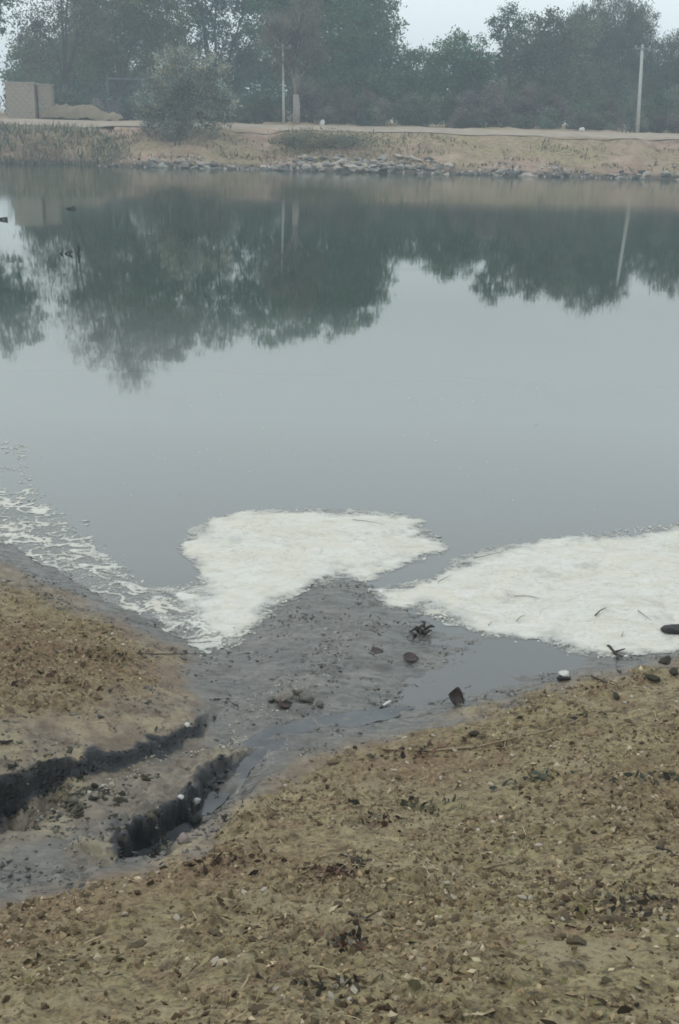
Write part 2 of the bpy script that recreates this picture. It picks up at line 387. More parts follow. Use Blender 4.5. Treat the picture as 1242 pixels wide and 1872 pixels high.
def tps(r2): return r2 * np.log(r2 + 1e-9) * .5
nC = len(cp)
A = np.zeros((nC + 3, nC + 3)); d2 = ((cp[:, None, :2] - cp[None, :, :2]) ** 2).sum(-1)
A[:nC, :nC] = tps(d2) + np.eye(nC) * .004; A[:nC, nC] = 1; A[:nC, nC + 1:] = cp[:, :2]; A[nC:, :nC] = A[:nC, nC:].T
sol = np.linalg.solve(A, np.concatenate([cp[:, 2], np.zeros(3)]))
def base_h(X, Y):
    h = sol[nC] + sol[nC + 1] * X + sol[nC + 2] * Y
    for i in range(nC):
        h = h + sol[i] * tps((X - cp[i, 0]) ** 2 + (Y - cp[i, 1]) ** 2)
    return np.maximum(h, -1.0)
def P(pts, z=None):
    o = []
    for q in pts:
        w = on_z(q[0], q[1], q[2] if len(q) > 2 else z); o.append((w.x, w.y))
    return o
dry_R = P([(-80, 1662, .41), (60, 1628, .39), (130, 1612, .38), (220, 1600, .34), (300, 1562, .30), (370, 1512, .24), (425, 1452, .19), (500, 1408, .12), (570, 1376, .085), (640, 1350, .06), (720, 1332, .05), (800, 1314, .045), (900, 1288, .045), (985, 1262, .04), (1050, 1236, .04), (1110, 1222, .04), (1242, 1200, .04), (1320, 1195, .04)]) + [(12, 5.5), (12, -6), (-12, -6), (-12, 2)]
dry_L = P([(-60, 1060, .12), (0, 1028, .06), (80, 1062, .06), (150, 1096, .06), (230, 1138, .05), (300, 1168, .05), (338, 1196, .05), (335, 1245, .09), (350, 1285, .10), (366, 1303, .10), (355, 1345, .12), (300, 1385, .14), (255, 1402, .17), (205, 1416, .21), (120, 1440, .27), (70, 1445, .31), (0, 1470, .35), (-80, 1490, .40)]) + [(-9, 3), (-9, 9)]
chA = P([(-90, 1446, .42), (0, 1424, .37), (70, 1402, .33), (117, 1400, .29), (173, 1385, .26), (209, 1377, .23), (258, 1367, .19), (290, 1353, .16), (338, 1333, .13), (372, 1303, .10)])
chB = P([(198, 1572, .27), (225, 1542, .24), (262, 1508, .21), (306, 1486, .18), (366, 1442, .13), (375, 1412, .12), (416, 1392, .08)])
RUST = [(P([(10, 1190, .27)])[0], .85, 1.0), (P([(220, 1220, .2)])[0], .4, .8), (P([(130, 1300, .3)])[0], .35, .5), (P([(360, 1600, .42)])[0], .35, .9), (P([(160, 1660, .45)])[0], .30, .8), (P([(20, 1720, .6)])[0], .25, .9),
        (P([(605, 1595, .58)])[0], .13, 1.0), (P([(760, 1390, .15)])[0], .45, .8), (P([(1242, 1450, .45)])[0], .35, .6)]
def near_h(X, Y, full=False):
    h = base_h(X, Y)
    nz = fbm(X, Y, .22, 3, 11) * .5
    wx, wy = X + .035 * fbm(X, Y, .10, 4, 90) + .03 * fbm(X, Y, .25, 2, 95), Y + .035 * fbm(X, Y, .10, 4, 91) + .03 * fbm(X, Y, .25, 2, 96)
    dR, dL = poly_sdf(wx, wy, dry_R), poly_sdf(wx, wy, dry_L)
    ragged = .09 * fbm(X, Y, .16, 4, 5) + .05 * fbm(X, Y, .45, 2, 6)
    dry = np.maximum(sstep(-.10, .22, dR + ragged), sstep(-.12, .20, dL + ragged))
    upA = line_sdf(wx, wy, chA)[0]
    lit = np.maximum(sstep(.0, .20, dR + ragged), sstep(.10, .36, dL + ragged) * (1 - (upA > 0) * sstep(.50, .20, upA + ragged)))
    # the two cut channels
    dA, tA = line_sdf(wx, wy, chA); dB, tB = line_sdf(wx, wy, chB)
    fA = -dA                                               # > 0 on the channel floor side, nearer the viewer
    depA = np.interp(tA, [0, .15, .3, .5, .8, 1], [.17, .15, .060, .048, .050, .025])
    cutA = sstep(-.012, .012, fA) * (1 - sstep(.04, .34, fA))
    lipA = sstep(.12, .0, dA) * (dA > 0) * .012
    fB = -dB
    depB = np.interp(tB, [0, .06, .3, .6, .8, 1], [.0, .12, .135, .115, .07, .05])
    cutB = sstep(-.015, .02, fB) * (1 - sstep(.10, .26, fB))
    lipB = sstep(.2, .0, dB) * (dB > 0) * .02
    h = h - (depA * cutA + depB * cutB) * (1 + .35 * fbm(X, Y, .10, 3, 97)) + lipA * (depA > .02) + lipB * (depB > .02)
    rough = fbm(X, Y, .13, 4, 21) * .016 + np.abs(fbm(X, Y, .07, 4, 41)) * .028 * (.4 + sstep(-.3, .5, fbm(X, Y, .35, 3, 44))) + fbm(X, Y, .6, 2, 51) * .025
    isl = sstep(.30, .10, -fB) * (fB < .0) * sstep(.05, .12, fA) * (h > .06)
    smooth = fbm(X * 1.0, Y * 2.2, .22, 4, 61) * .013 + fbm(X, Y * 1.6, .06, 3, 71) * .006 + isl * (np.abs(fbm(X, Y, .09, 4, 81)) * .05 - .010)
    above = sstep(-.10, .05, h)
    dry = np.where(dL > dR, np.minimum(dry, .58 + .42 * lit), dry)
    rl = np.maximum(lit, .55 * dry); h = h + (rough * rl + smooth * (1 - lit) * (1 - .85 * sstep(.02, .06, fB) * (1 - sstep(.18, .30, fB)) * (depB > .03))) * above
    if not full: return h
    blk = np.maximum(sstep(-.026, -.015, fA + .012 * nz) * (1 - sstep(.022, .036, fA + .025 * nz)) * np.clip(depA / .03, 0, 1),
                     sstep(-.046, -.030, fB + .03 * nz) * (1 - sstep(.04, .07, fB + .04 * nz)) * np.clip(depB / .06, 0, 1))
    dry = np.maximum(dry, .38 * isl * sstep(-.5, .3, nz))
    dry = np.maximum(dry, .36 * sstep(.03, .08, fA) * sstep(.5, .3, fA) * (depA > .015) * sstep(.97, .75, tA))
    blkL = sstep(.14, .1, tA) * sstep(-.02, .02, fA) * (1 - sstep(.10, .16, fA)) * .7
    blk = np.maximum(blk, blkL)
    floorB = sstep(.03, .07, fB) * (1 - sstep(.16, .26, fB)) * (depB > .05)
    wet = np.clip((1 - dry) * (.68 + .4 * sstep(.10, .0, h) + .3 * nz), 0, 1)
    wet = np.maximum(np.maximum(wet, floorB), np.clip(blk * .6, 0, 1))
    dry = dry * (1 - floorB * .8)
    rust = np.zeros_like(h)
    for q, r, k in RUST: rust = np.maximum(rust, k * np.exp(-(((X - q[0]) / r) ** 2 + ((Y - q[1]) / (r * .8)) ** 2) * (1 + .5 * nz)))
    return h, dry, wet, blk, rust, lit

def axis(a, b, step, lo, hi, grow=1.12):
    c = list(np.arange(a, b, step)); s = step; x = c[-1]
    while x < hi: s *= grow; x += s; c.append(x)
    s = step; x = a; l = []
    while x > lo: s *= grow; x -= s; l.append(x)
    return np.array(l[::-1] + c)
def grid_faces(nx, ny):
    i = np.arange(nx * ny).reshape(ny, nx)
    return np.stack([i[:-1, :-1], i[:-1, 1:], i[1:, 1:], i[1:, :-1]], -1).reshape(-1, 4)
ax, ay = axis(-2.75, 2.75, .0105, -9, 9), axis(1.5, 8.2, .0105, -3, 13)
X, Y = np.meshgrid(ax, ay); X1, Y1 = X.ravel(), Y.ravel()
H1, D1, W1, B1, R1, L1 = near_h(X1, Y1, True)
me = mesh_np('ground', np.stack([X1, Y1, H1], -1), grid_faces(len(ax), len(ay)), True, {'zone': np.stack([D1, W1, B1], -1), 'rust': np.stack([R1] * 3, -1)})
tag(link('ground', me, MG), 'near bank of litter-strewn earth and grey mud sloping to the pond', kind='structure')
Hgrid = H1.reshape(len(ay), len(ax)); Dgrid = L1.reshape(Hgrid.shape)
def samp(G, x, y):
    x = np.asarray(x, float); y = np.asarray(y, float)
    i = np.clip(np.searchsorted(ax, x) - 1, 0, len(ax) - 2); j = np.clip(np.searchsorted(ay, y) - 1, 0, len(ay) - 2)
    u = np.clip((x - ax[i]) / (ax[i + 1] - ax[i]), 0, 1); w = np.clip((y - ay[j]) / (ay[j + 1] - ay[j]), 0, 1)
    return (G[j, i] * (1 - u) + G[j, i + 1] * u) * (1 - w) + (G[j + 1, i] * (1 - u) + G[j + 1, i + 1] * u) * w
def gz(x, y): return float(samp(Hgrid, x, y))
def hit(px, py):
    """where the line of sight through this photo pixel meets ground or water"""
    d = ray(px, py); t = 1.5
    while t < 60:
        q = Vector((0, 0, CAM_H)) + d * t
        if q.z < max(gz(q.x, q.y), 0.0): break
        t += .01
    return Vector((q.x, q.y, max(gz(q.x, q.y), 0.0)))

# ------------------------------------------------------------------ pond
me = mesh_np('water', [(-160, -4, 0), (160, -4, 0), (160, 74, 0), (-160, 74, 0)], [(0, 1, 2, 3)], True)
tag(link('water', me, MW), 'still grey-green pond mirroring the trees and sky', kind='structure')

# ------------------------------------------------------------------ far bank
bx, by = axis(-45, 45, .30, -260, 260, 1.25), axis(64, 84, .30, 58, 420, 1.2)
X, Y = np.meshgrid(bx, by); X2, Y2 = X.ravel(), Y.ravel()
EDGE_X = -15.0
def far_h(X, Y):
    shore = 66.3 + .7 * fbm(X, X * 0 + 3.3, 6, 3, 3) + .25 * fbm(X, X * 0 + 8.3, 1.2, 2, 4) + np.where(X < EDGE_X, 1.0, 0)
    u = Y - shore
    slope = np.interp(u, [-8, -1, 0, .5, 2.5, 5.6, 6.2, 13.2, 14.5, 30, 400], [-1.5, -.4, .0, .22, .75, 1.85, 2.12, 2.42, 2.45, 2.5, 2.6])
    left = np.interp(u, [-8, -.4, 0, .9, 1.8, 5, 6.2, 13.2, 14.5, 30, 400], [-1.5, -.5, .0, 1.0, 1.65, 2.0, 2.12, 2.42, 2.45, 2.5, 2.6])
    k = sstep(EDGE_X + .35, EDGE_X - .35, X)
    h = slope * (1 - k) + left * k
    rd = sstep(4.6, 6.0, u) * (1 - sstep(13, 15, u))
    h = h + (fbm(X, Y, 2.2, 4, 31) * .16 + fbm(X, Y, .6, 2, 33) * .05) * sstep(-.5, 1, u) * (1 - rd * .92)
    return h
H2 = far_h(X2, Y2)
me = mesh_np('terrain', np.stack([X2, Y2, H2], -1), grid_faces(len(bx), len(by)), True)
tag(link('terrain', me, MB_), 'dry brown far bank rising from the water to the road and trees', kind='structure')
def fz(x, y): return float(far_h(np.array([float(x)]), np.array([float(y)]))[0])
rx = np.arange(-70, 70.1, 1.0); V = []
for x in rx:
    for y, dz in ((72.75, .03), (74.5, .05), (77, .05), (79.1, .03)):
        yy = y + .25 * math.sin(x * .31) + .15 * math.sin(x * .9 + y)
        V.append((x, yy, fz(x, yy) + dz + .015))
me = mesh_np('road', V, grid_faces(4, len(rx)), True)
tag(link('road', me, M_road), 'pale dusty track running along the top of the far bank', kind='structure')

# ------------------------------------------------------------------ foam
def foam(name, pts, label, step=.010, thick=.016, rag=.10, lace=False, seed=0, z0=.002, stuff=False):
    pts = P(pts, 0.0); a = np.array(pts)
    x0, y0 = a.min(0) - .15; x1, y1 = a.max(0) + .15
    gx, gy = np.arange(x0, x1, step), np.arange(y0, y1, step)
    X, Y = np.meshgrid(gx, gy)
    d = poly_sdf(X, Y, pts) + rag * (fbm(X, Y * 1.5, .30, 5, seed) * .6 + fbm(X, Y * 1.6, .07, 3, seed + 3) * .30)
    cx, cy = X + .10 * fbm(X, Y, .25, 3, seed + 7), Y + .07 * fbm(X, Y, .25, 3, seed + 8)
    l = np.abs(fbm(cx, cy * 1.5, .16, 4, seed + 9)); l = np.minimum(l, np.abs(fbm(cx + 3.1, cy * 1.4, .055, 3, seed + 19)) * 1.3 + .12 * (1 + fbm(X, Y, .2, 2, seed + 21)))         # 0 on the strands of the froth
    G = samp(Hgrid, X.ravel(), Y.ravel()).reshape(X.shape)
    d = d + .05; th = np.clip(1 - d / (.15 + .13 * np.clip(fbm(X, Y, .2, 2, seed + 20), -.6, 1)), 0, 1) ** .8 * (.6 + .8 * l)
    th = np.clip(th + .32 * sstep(.45, .95, fbm(X, Y * 1.3, .30, 5, seed + 31) + .3 * fbm(X, Y, .05, 2, seed + 32)), 0, 1)
    if lace:
        open_ = sstep(-.02, -.16, G)                        # farther out the froth breaks into strands
        keep = (.09 + 1.1 * (1 - open_) ** 1.5 + .10 * fbm(X, Y, .5, 2, seed + 1) - l) * .15
        d = np.minimum(d, keep)
        th = np.clip(np.maximum(th * .6, sstep(.04, .20, l + .12 * fbm(X, Y, .4, 3, seed + 12)) * .95), 0, .78)
    up = 1 - np.exp(-np.maximum(d, 0) / .09)
    Z = z0 + up * (thick * (.55 + .3 * fbm(X, Y * 1.7, .35, 3, seed + 2) + .35 * np.abs(fbm(cx, cy * 2.2, .12, 3, seed + 4))) * (1 - .8 * th) + .003 * fbm(X, Y, .03, 2, seed + 5))
    Z = np.maximum(Z, z0) + np.maximum(G, 0)
    ok = (d > 0) & (G < .02)
    q = ok[:-1, :-1] & ok[1:, :-1] & ok[:-1, 1:] & ok[1:, 1:]
    Fc = grid_faces(len(gx), len(gy)).reshape(len(gy) - 1, len(gx) - 1, 4)[q]
    used, inv = np.unique(Fc, return_inverse=True)
    V = np.stack([X.ravel(), Y.ravel(), Z.ravel()], -1)[used]
    me = mesh_np(name, V, inv.reshape(Fc.shape), True, {'thin': np.stack([np.clip(th, 0, 1).ravel()[used]] * 3, -1)})
    return tag(link(name, me, MF), label, None if stuff else 'foam', kind='stuff' if stuff else None)
foam('foam_patch', [(338, 1000), (362, 975), (388, 950), (430, 938), (485, 932), (530, 937), (600, 935), (660, 934), (720, 940), (765, 955), (782, 972), (778, 985), (806, 1006), (770, 1020), (720, 1032), (680, 1046), (660, 1060), (640, 1058), (600, 1062), (560, 1076), (515, 1100), (480, 1130), (440, 1152), (425, 1172), (395, 1168), (372, 1148), (345, 1120), (325, 1098), (290, 1078), (340, 1080), (378, 1068), (375, 1045), (355, 1020)],
     'island of thick cream-white foam floating ahead of the grey mud tongue', seed=100)
foam('foam_patch', [(690, 1085), (740, 1072), (790, 1058), (835, 1035), (870, 1015), (920, 1002), (1000, 988), (1080, 984), (1160, 980), (1242, 962), (1420, 955), (1450, 1150), (1300, 1182), (1242, 1184), (1150, 1194), (1100, 1198), (1040, 1194), (990, 1168), (960, 1166), (900, 1160), (850, 1140), (800, 1128), (750, 1112), (715, 1110)],
     'broad sheet of creamy foam against the right-hand bank', seed=200)
foam('foam_froth', [(-90, 770), (-20, 800), (40, 822), (46, 880), (60, 915), (110, 948), (150, 985), (180, 1012), (230, 1052), (270, 1076), (330, 1108), (372, 1140), (392, 1172), (360, 1168), (310, 1138), (240, 1112), (180, 1082), (120, 1046), (60, 1012), (0, 984), (-90, 950)],
     'lacy band of thin broken froth lapping the left-hand bank', step=.009, thick=.010, rag=.10, seed=300, lace=True, stuff=True)
foam('foam_edge', [(300, 1120), (380, 1140), (450, 1130), (470, 1150), (430, 1185), (380, 1192), (330, 1165)], 'thin milky foam film in the notch where the trickle meets the pond', thick=.006, rag=.12, seed=400, lace=True, stuff=True)

def on_ground(px, py):
    d = ray(px, py); t = 1.5
    while t < 60:
        q = Vector((0, 0, CAM_H)) + d * t
        if q.z < max(gz(q.x, q.y), 0.0): break
        t += .01
    return q
MT, n, p = mat_new('shallow_runoff'); v = coord(n)
n.links.new(ramp(n, noise(n, 9, 4, v), [(.35, (.050, .055, .060)), (.65, (.085, .090, .094))]), p.inputs['Base Color'])
p.inputs['Roughness'].default_value = .06; p.inputs['IOR'].default_value = 1.5
n.links.new(bump(n, noise(n, 14, 3, v), .0015), p.inputs['Normal'])
path = [on_ground(a, b) for a, b in ((214, 1582), (240, 1566), (275, 1538), (318, 1508), (364, 1470), (408, 1428), (450, 1385), (510, 1350), (560, 1335), (620, 1320), (670, 1312), (720, 1302), (760, 1294))]
wid = np.interp(np.linspace(0, 12, 120), np.arange(13), [.01, .045, .06, .065, .07, .08, .11, .10, .085, .08, .07, .05, .0]); V = []
ZS = np.array([sorted(gz(q.x + a_, q.y + b_) for a_ in (-.03, 0, .03) for b_ in (-.03, 0, .03))[2] for q in [path[int(t_)].lerp(path[int(t_) + 1], t_ - int(t_)) for t_ in np.linspace(0, 11.999, 120)]])
ZS = np.convolve(np.pad(ZS, 6, mode='edge'), np.ones(13) / 13, 'valid') + .006
for i, tt in enumerate(np.linspace(0, 11.999, 120)):
    a = int(tt); f = tt - a; q = path[a].lerp(path[a + 1], f); dr = path[min(a + 2, 12)] - path[max(a - 1, 0)]; nrm = Vector((dr.y, -dr.x, 0)).normalized()
    zl = ZS[i]
    for u in np.linspace(-1, 1, 9):
        wv = wid[i] * (1 + .35 * float(fbm(np.array([i * .11]), np.array([float(u > 0) * 7]), 1, 3, 123)))
        V.append((q.x + nrm.x * u * wv, q.y + nrm.y * u * wv, zl))
tag(link('stream', mesh_np('stream', V, grid_faces(9, 120), True), MT), 'shiny dark trickle running out of the lower channel across the mud', kind='structure')

# ------------------------------------------------------------------ scattered ground cover
def inview(x, y, z, m=60):
    d = np.stack([x, y, z - CAM_H], -1)
    zf = d @ np.array(Fv); u = d @ np.array(Rc) / zf * FPX + PW / 2; w = PH / 2 - d @ np.array(Uc) / zf * FPX
    return (u > -m) & (u < PW + m) & (w < PH + m) & (zf > .3)
def rand_rot(k, flat=1.0):
    a = rng.uniform(0, 2 * np.pi, k); tx = rng.normal(0, .45 * flat, k); ty = rng.normal(0, .45 * flat, k)
    ca, sa = np.cos(a), np.sin(a); cx, sx_ = np.cos(tx), np.sin(tx); cy, sy = np.cos(ty), np.sin(ty)
    Rz = np.zeros((k, 3, 3)); Rz[:, 0, 0] = ca; Rz[:, 0, 1] = -sa; Rz[:, 1, 0] = sa; Rz[:, 1, 1] = ca; Rz[:, 2, 2] = 1
    Rx = np.zeros((k, 3, 3)); Rx[:, 0, 0] = 1; Rx[:, 1, 1] = cx; Rx[:, 1, 2] = -sx_; Rx[:, 2, 1] = sx_; Rx[:, 2, 2] = cx
    Ry = np.zeros((k, 3, 3)); Ry[:, 1, 1] = 1; Ry[:, 0, 0] = cy; Ry[:, 0, 2] = sy; Ry[:, 2, 0] = -sy; Ry[:, 2, 2] = cy
    return np.einsum('nij,njk,nkl->nil', Rz, Rx, Ry)
def scatter(name, T, TF, x, y, sz, cols, mat, label, lift=.3, flat=1.0, asp=None, smooth=False):
    k = len(x); T = np.asarray(T, float); TF = np.asarray(TF); z = samp(Hgrid, x, y)
    L = np.repeat(T[None], k, 0) * sz[:, None, None]
    if asp is not None: L = L * asp[:, None, :]
    L = np.einsum('nij,nvj->nvi', rand_rot(k, flat), L) + np.stack([x, y, np.maximum(z, 0) + lift * sz], -1)[:, None, :]
    Fc = (TF[None] + (np.arange(k) * len(T))[:, None, None]).reshape(-1, TF.shape[1])
    me = mesh_np(name, L.reshape(-1, 3), Fc, smooth, np.repeat(cols, len(T), 0))
    return tag(link(name, me, mat), label, kind='stuff')
def drypts(k, thresh, seed, sc=.35, need=.5):
    o = [np.zeros(0), np.zeros(0)]
    while len(o[0]) < k:
        y = 1.6 + (6.6 - 1.6) * rng.random(60000) ; x = rng.uniform(-1, 1, 60000) * (.75 + .30 * y)
        d = samp(Dgrid, x, y); c = fbm(x, y, sc, 4, seed)
        c = c + 1.3 * np.exp(-(((x - PA.x) / .16) ** 2 + ((y - PA.y) / .13) ** 2)) + 1.2 * np.exp(-(((x - PB.x) / .28) ** 2 + ((y - PB.y) / .20) ** 2))
        m = (d > need) & (c + rng.normal(0, .30, len(x)) > thresh) & inview(x, y, samp(Hgrid, x, y))
        o = [np.concatenate([o[0], x[m]]), np.concatenate([o[1], y[m]])]
    return o[0][:k], o[1][:k]
PA, PB = hit(605, 1595), hit(1150, 1655)
def pal(k, P_, w, jit=.25):
    P_ = np.array(P_); c = P_[rng.choice(len(P_), k, p=np.array(w) / sum(w))]
    return np.clip(c * (1 + jit * rng.normal(size=(k, 1))), .006, .8)
leafT = [(-.5, -.02, 0), (-.1, -.30, .06), (-.1, .30, .06), (.25, -.22, .02), (.25, .22, .02), (.5, 0, .12)]
leafF = [(0, 1, 2), (1, 3, 2), (2, 3, 4), (3, 5, 4)]
LP = [(.030, .020, .010), (.075, .050, .024), (.15, .115, .055), (.25, .20, .11), (.35, .30, .19), (.12, .105, .04)]
x, y = drypts(2700, .22, 501, .42, .6)
scatter('leaf_litter', leafT, leafF, x, y, np.clip(rng.lognormal(-4.35, .6, 2700), .005, .045), pal(2700, LP, [2, 3, 4, 3, 1.3, 2]), M_litter, 'dry brown leaf litter strewn over the near bank', .12, 1.0, np.stack([rng.uniform(.8, 1.3, 2700), rng.uniform(.5, 1.2, 2700), np.ones(2700)], -1))
oc = np.array([(1, 0, 0), (-1, 0, 0), (0, 1, 0), (0, -1, 0), (0, 0, .8), (0, 0, -.8)], float)
ocF = [(0, 2, 4), (2, 1, 4), (1, 3, 4), (3, 0, 4), (2, 0, 5), (1, 2, 5), (3, 1, 5), (0, 3, 5)]
ocF_ = np.array(ocF)
x, y = drypts(13000, -.1, 601, .5)
scatter('soil_crumbs', oc, ocF, x, y, np.clip(rng.lognormal(-5.25, .55, 13000), .002, .016), pal(13000, [(.075, .052, .028), (.17, .125, .07), (.25, .19, .112), (.38, .31, .21)], [1.2, 4, 4, 1.3]), M_litter, 'crumbs of dry soil and grit scattered over the near bank', .3, 2.0, np.stack([rng.uniform(.7, 1.5, 13000), rng.uniform(.7, 1.2, 13000), rng.uniform(.5, 1, 13000)], -1))
# straw: thin dry stalks
x, y = drypts(800, .1, 701)
stT = [(-.5, -.02, 0), (-.5, .02, 0), (0, .05, .06), (0, .01, .06), (.5, .02, .02), (.5, -.02, .02)]
stF = [(0, 3, 2, 1), (3, 5, 4, 2)]
scatter('dry_straw', stT, stF, x, y, rng.uniform(.018, .07, 800), pal(800, [(.05, .035, .02), (.16, .12, .065), (.34, .28, .17)], [3, 3, 2]), M_litter, 'short bits of straw and stalk in the litter of the near bank', .06, .35)
# dark flakes on the wet mud
def mudpts(k, seed):
    o = [np.zeros(0), np.zeros(0)]
    while len(o[0]) < k:
        x = rng.uniform(-2.2, 2.6, 60000); y = rng.uniform(3.2, 7.6, 60000)
        h = samp(Hgrid, x, y); d = samp(Dgrid, x, y); c = fbm(x, y * 1.8, .25, 3, seed)
        m = (d < .55) & (h > -.004) & (c + .55 * d + rng.normal(0, .2, len(x)) > .38) & inview(x, y, h)
        o = [np.concatenate([o[0], x[m]]), np.concatenate([o[1], y[m]])]
    return o[0][:k], o[1][:k]
x, y = mudpts(1900, 811)
scatter('mud_debris', leafT, leafF, x, y, np.clip(rng.lognormal(-4.35, .5, 1900), .006, .032), pal(1900, [(.02, .02, .018), (.05, .047, .04), (.11, .10, .085), (.3, .29, .26)], [4, 3, 2, .5]), M_wetlitter, 'small dark scraps sunk into the grey mud', .04, .45, np.stack([rng.uniform(1, 2.2, 1900), rng.uniform(.4, 1, 1900), np.ones(1900)], -1))
x, y = mudpts(2400, 823)
scatter('mud_crumbs', oc, ocF, x, y, np.clip(rng.lognormal(-5.3, .5, 2400), .002, .022), pal(2400, [(.035, .034, .03), (.075, .07, .06), (.13, .122, .10), (.19, .18, .155)], [3, 4, 3, 1.5]), M_wetlitter, 'small crumbs and curls of wet grey mud on the mud tongue and islet', .05, .7, np.stack([rng.uniform(.8, 2.0, 2400), rng.uniform(.6, 1, 2400), rng.uniform(.3, .6, 2400)], -1), True)
w = hit(200, 1480); k = 1500; x, y = w.x + rng.normal(0, .30, k), w.y + rng.normal(0, .13, k) ; m = (samp(Dgrid, x, y) < .5) & (fbm(x, y, .12, 3, 88) > -.1); x, y = x[m], y[m]; k = len(x)
scatter('islet_crumbs', oc, ocF, x, y, np.clip(rng.lognormal(-4.75, .55, k), .003, .028), pal(k, [(.025, .025, .02), (.06, .056, .04), (.12, .11, .08), (.19, .175, .14)], [3, 3, 3, 1]), M_litter, 'lumpy crumbs of dark mud and rotted weed on the islet between the channels', .05, .8, np.stack([rng.uniform(.8, 1.8, k), rng.uniform(.6, 1, k), rng.uniform(.3, .7, k)], -1), True)
def edge_pts(pts, k, off, closed=True):
    a = np.array(P(pts, 0.0)); b = np.roll(a, -1, 0)
    if not closed: a, b = a[:-1], b[:-1]
    L_ = np.linalg.norm(b - a, axis=1); i = rng.choice(len(a), k, p=L_ / L_.sum()); f = rng.random((k, 1))
    return a[i] * (1 - f) + b[i] * f + rng.normal(0, off, (k, 2))
fe = np.concatenate([edge_pts([(338, 1000), (388, 950), (485, 932), (600, 935), (720, 940), (782, 972), (806, 1006), (720, 1032), (660, 1060)], 420, .035, False),
                     edge_pts([(375, 1045), (378, 1068), (290, 1078), (345, 1120), (372, 1148), (425, 1172), (480, 1130), (560, 1076)], 420, .035, False),
                     edge_pts([(690, 1085), (790, 1058), (870, 1015), (1000, 988), (1242, 962)], 420, .035, False), edge_pts([(690, 1085), (800, 1128), (900, 1160), (990, 1168), (1100, 1198), (1242, 1184)], 420, .035, False),
                     edge_pts([(-20, 800), (40, 822), (60, 915), (110, 948), (180, 1012), (270, 1076), (372, 1140)], 900, .06, False),
                     edge_pts([(0, 940), (110, 1020), (240, 1092), (372, 1155)], 700, .05, False)])
k = len(fe); m = fbm(fe[:, 0], fe[:, 1], .12, 3, 321) + rng.normal(0, .25, k) > -.05; fe = fe[m]; k = len(fe)
scatter('froth_bubbles', oc, ocF, fe[:, 0], fe[:, 1], np.clip(rng.lognormal(-5.0, .55, k), .002, .022), pal(k, [(.60, .59, .53), (.50, .49, .44)], [2, 1], .08), M_litter, 'loose clots of froth along the foam edges', .1, .3, np.stack([rng.uniform(1, 2.4, k), rng.uniform(.7, 1.2, k), np.full(k, .5)], -1), True)
# pale foam flecks trailing down the stream
q = [hit(a, b) for a, b in ((60, 1492), (120, 1468), (190, 1440), (250, 1405), (310, 1382), (420, 1365), (430, 1340), (465, 1310), (500, 1275), (560, 1240), (600, 1195), (625, 1150))]
t = rng.uniform(0, len(q) - 1.001, 420); i = t.astype(int); f = t - i
qx, qy = np.array([a.x for a in q]), np.array([a.y for a in q])
x = qx[i] * (1 - f) + qx[i + 1] * f + rng.normal(0, .018 + .05 * (t > 6), 420); y = qy[i] * (1 - f) + qy[i + 1] * f + rng.normal(0, .018 + .05 * (t > 6), 420)
scatter('foam_flecks', oc, ocF, x, y, np.clip(rng.lognormal(-5.5, .45, 420), .002, .010), pal(420, [(.42, .40, .33), (.28, .265, .22)], [1, 1], .1), M_litter, 'pale foam flecks strung along the trickle across the mud', .1, .6, np.stack([np.full(420, 1.6), np.ones(420), np.full(420, .4)], -1))

# ------------------------------------------------------------------ single things on the near bank
def twig(name, pts, r, label, mat, forks=(), group=None, lift=.0, cat='twig'):
    """pts in photo pixels, laid on the ground there"""
    w = [hit(a, b) + Vector((0, 0, r * .9 + lift)) for a, b in pts]
    dense = []
    for i in range(len(w) - 1):
        for k in range(4): dense.append(w[i].lerp(w[i + 1], k / 4) + Vector((random.uniform(-1, 1), random.uniform(-1, 1), random.uniform(-.3, .8))) * r * .5)
    dense.append(w[-1]); m = len(dense)
    o0 = dense[m // 2].copy()
    b = MB().tube([d - o0 for d in dense], [r * (1.15 - .75 * i / (m - 1)) for i in range(m)], 6)
    for fk in forks:
        ww = [hit(a, c) + Vector((0, 0, r + (.012 if j else 0))) - o0 for j, (a, c) in enumerate(fk)]
        b.tube(ww, [r * .7 - r * .35 * j / (len(ww) - 1) for j in range(len(ww))], 5)
    o = b.build(name, mat, None, True); o.location = o0
    return tag(o, label, cat, group)
twig('twig', [(700, 1372), (800, 1374), (870, 1368), (935, 1352), (1000, 1338), (1050, 1322), (1082, 1300)], .0055, 'long thin pale twig lying along the top of the right-hand bank', M_twig, [[(925, 1355), (922, 1372), (930, 1385)]])
twig('twig', [(882, 1594), (915, 1583), (942, 1578), (956, 1566)], .005, 'short pale curved twig on the dry litter right of centre', M_twig)
twig('twig', [(640, 1674), (668, 1682), (694, 1688), (716, 1700)], .0045, 'dark forked twig on the tan earth near the bottom of the bank', M_dtwig, [[(668, 1682), (692, 1674)]])
twig('twig', [(790, 1590), (800, 1612), (822, 1634)], .003, 'thin dark crooked twig upslope of the short pale twig', M_dtwig)
twig('twig', [(1200, 1552), (1222, 1556), (1232, 1566), (1252, 1572)], .004, 'dark hooked twig at the right edge of the litter', M_dtwig)
twig('twig', [(230, 1196), (300, 1197), (375, 1196)], .004, 'straight dark twig across the tip of the left-hand bank', M_dtwig)
twig('twig', [(0, 1362), (25, 1358)], .008, 'stubby dark stick at the left edge above the channel', M_dtwig)
twig('twig', [(1112, 1184), (1122, 1196), (1138, 1204)], .010, 'black broken stick at the point where foam meets the right-hand bank', M_dtwig, [[(1122, 1196), (1142, 1192)], [(1130, 1200), (1128, 1212)]])
twig('twig', [(1082, 1238), (1102, 1248), (1122, 1254)], .006, 'dark stick just inland of the foam point on the right bank', M_dtwig)
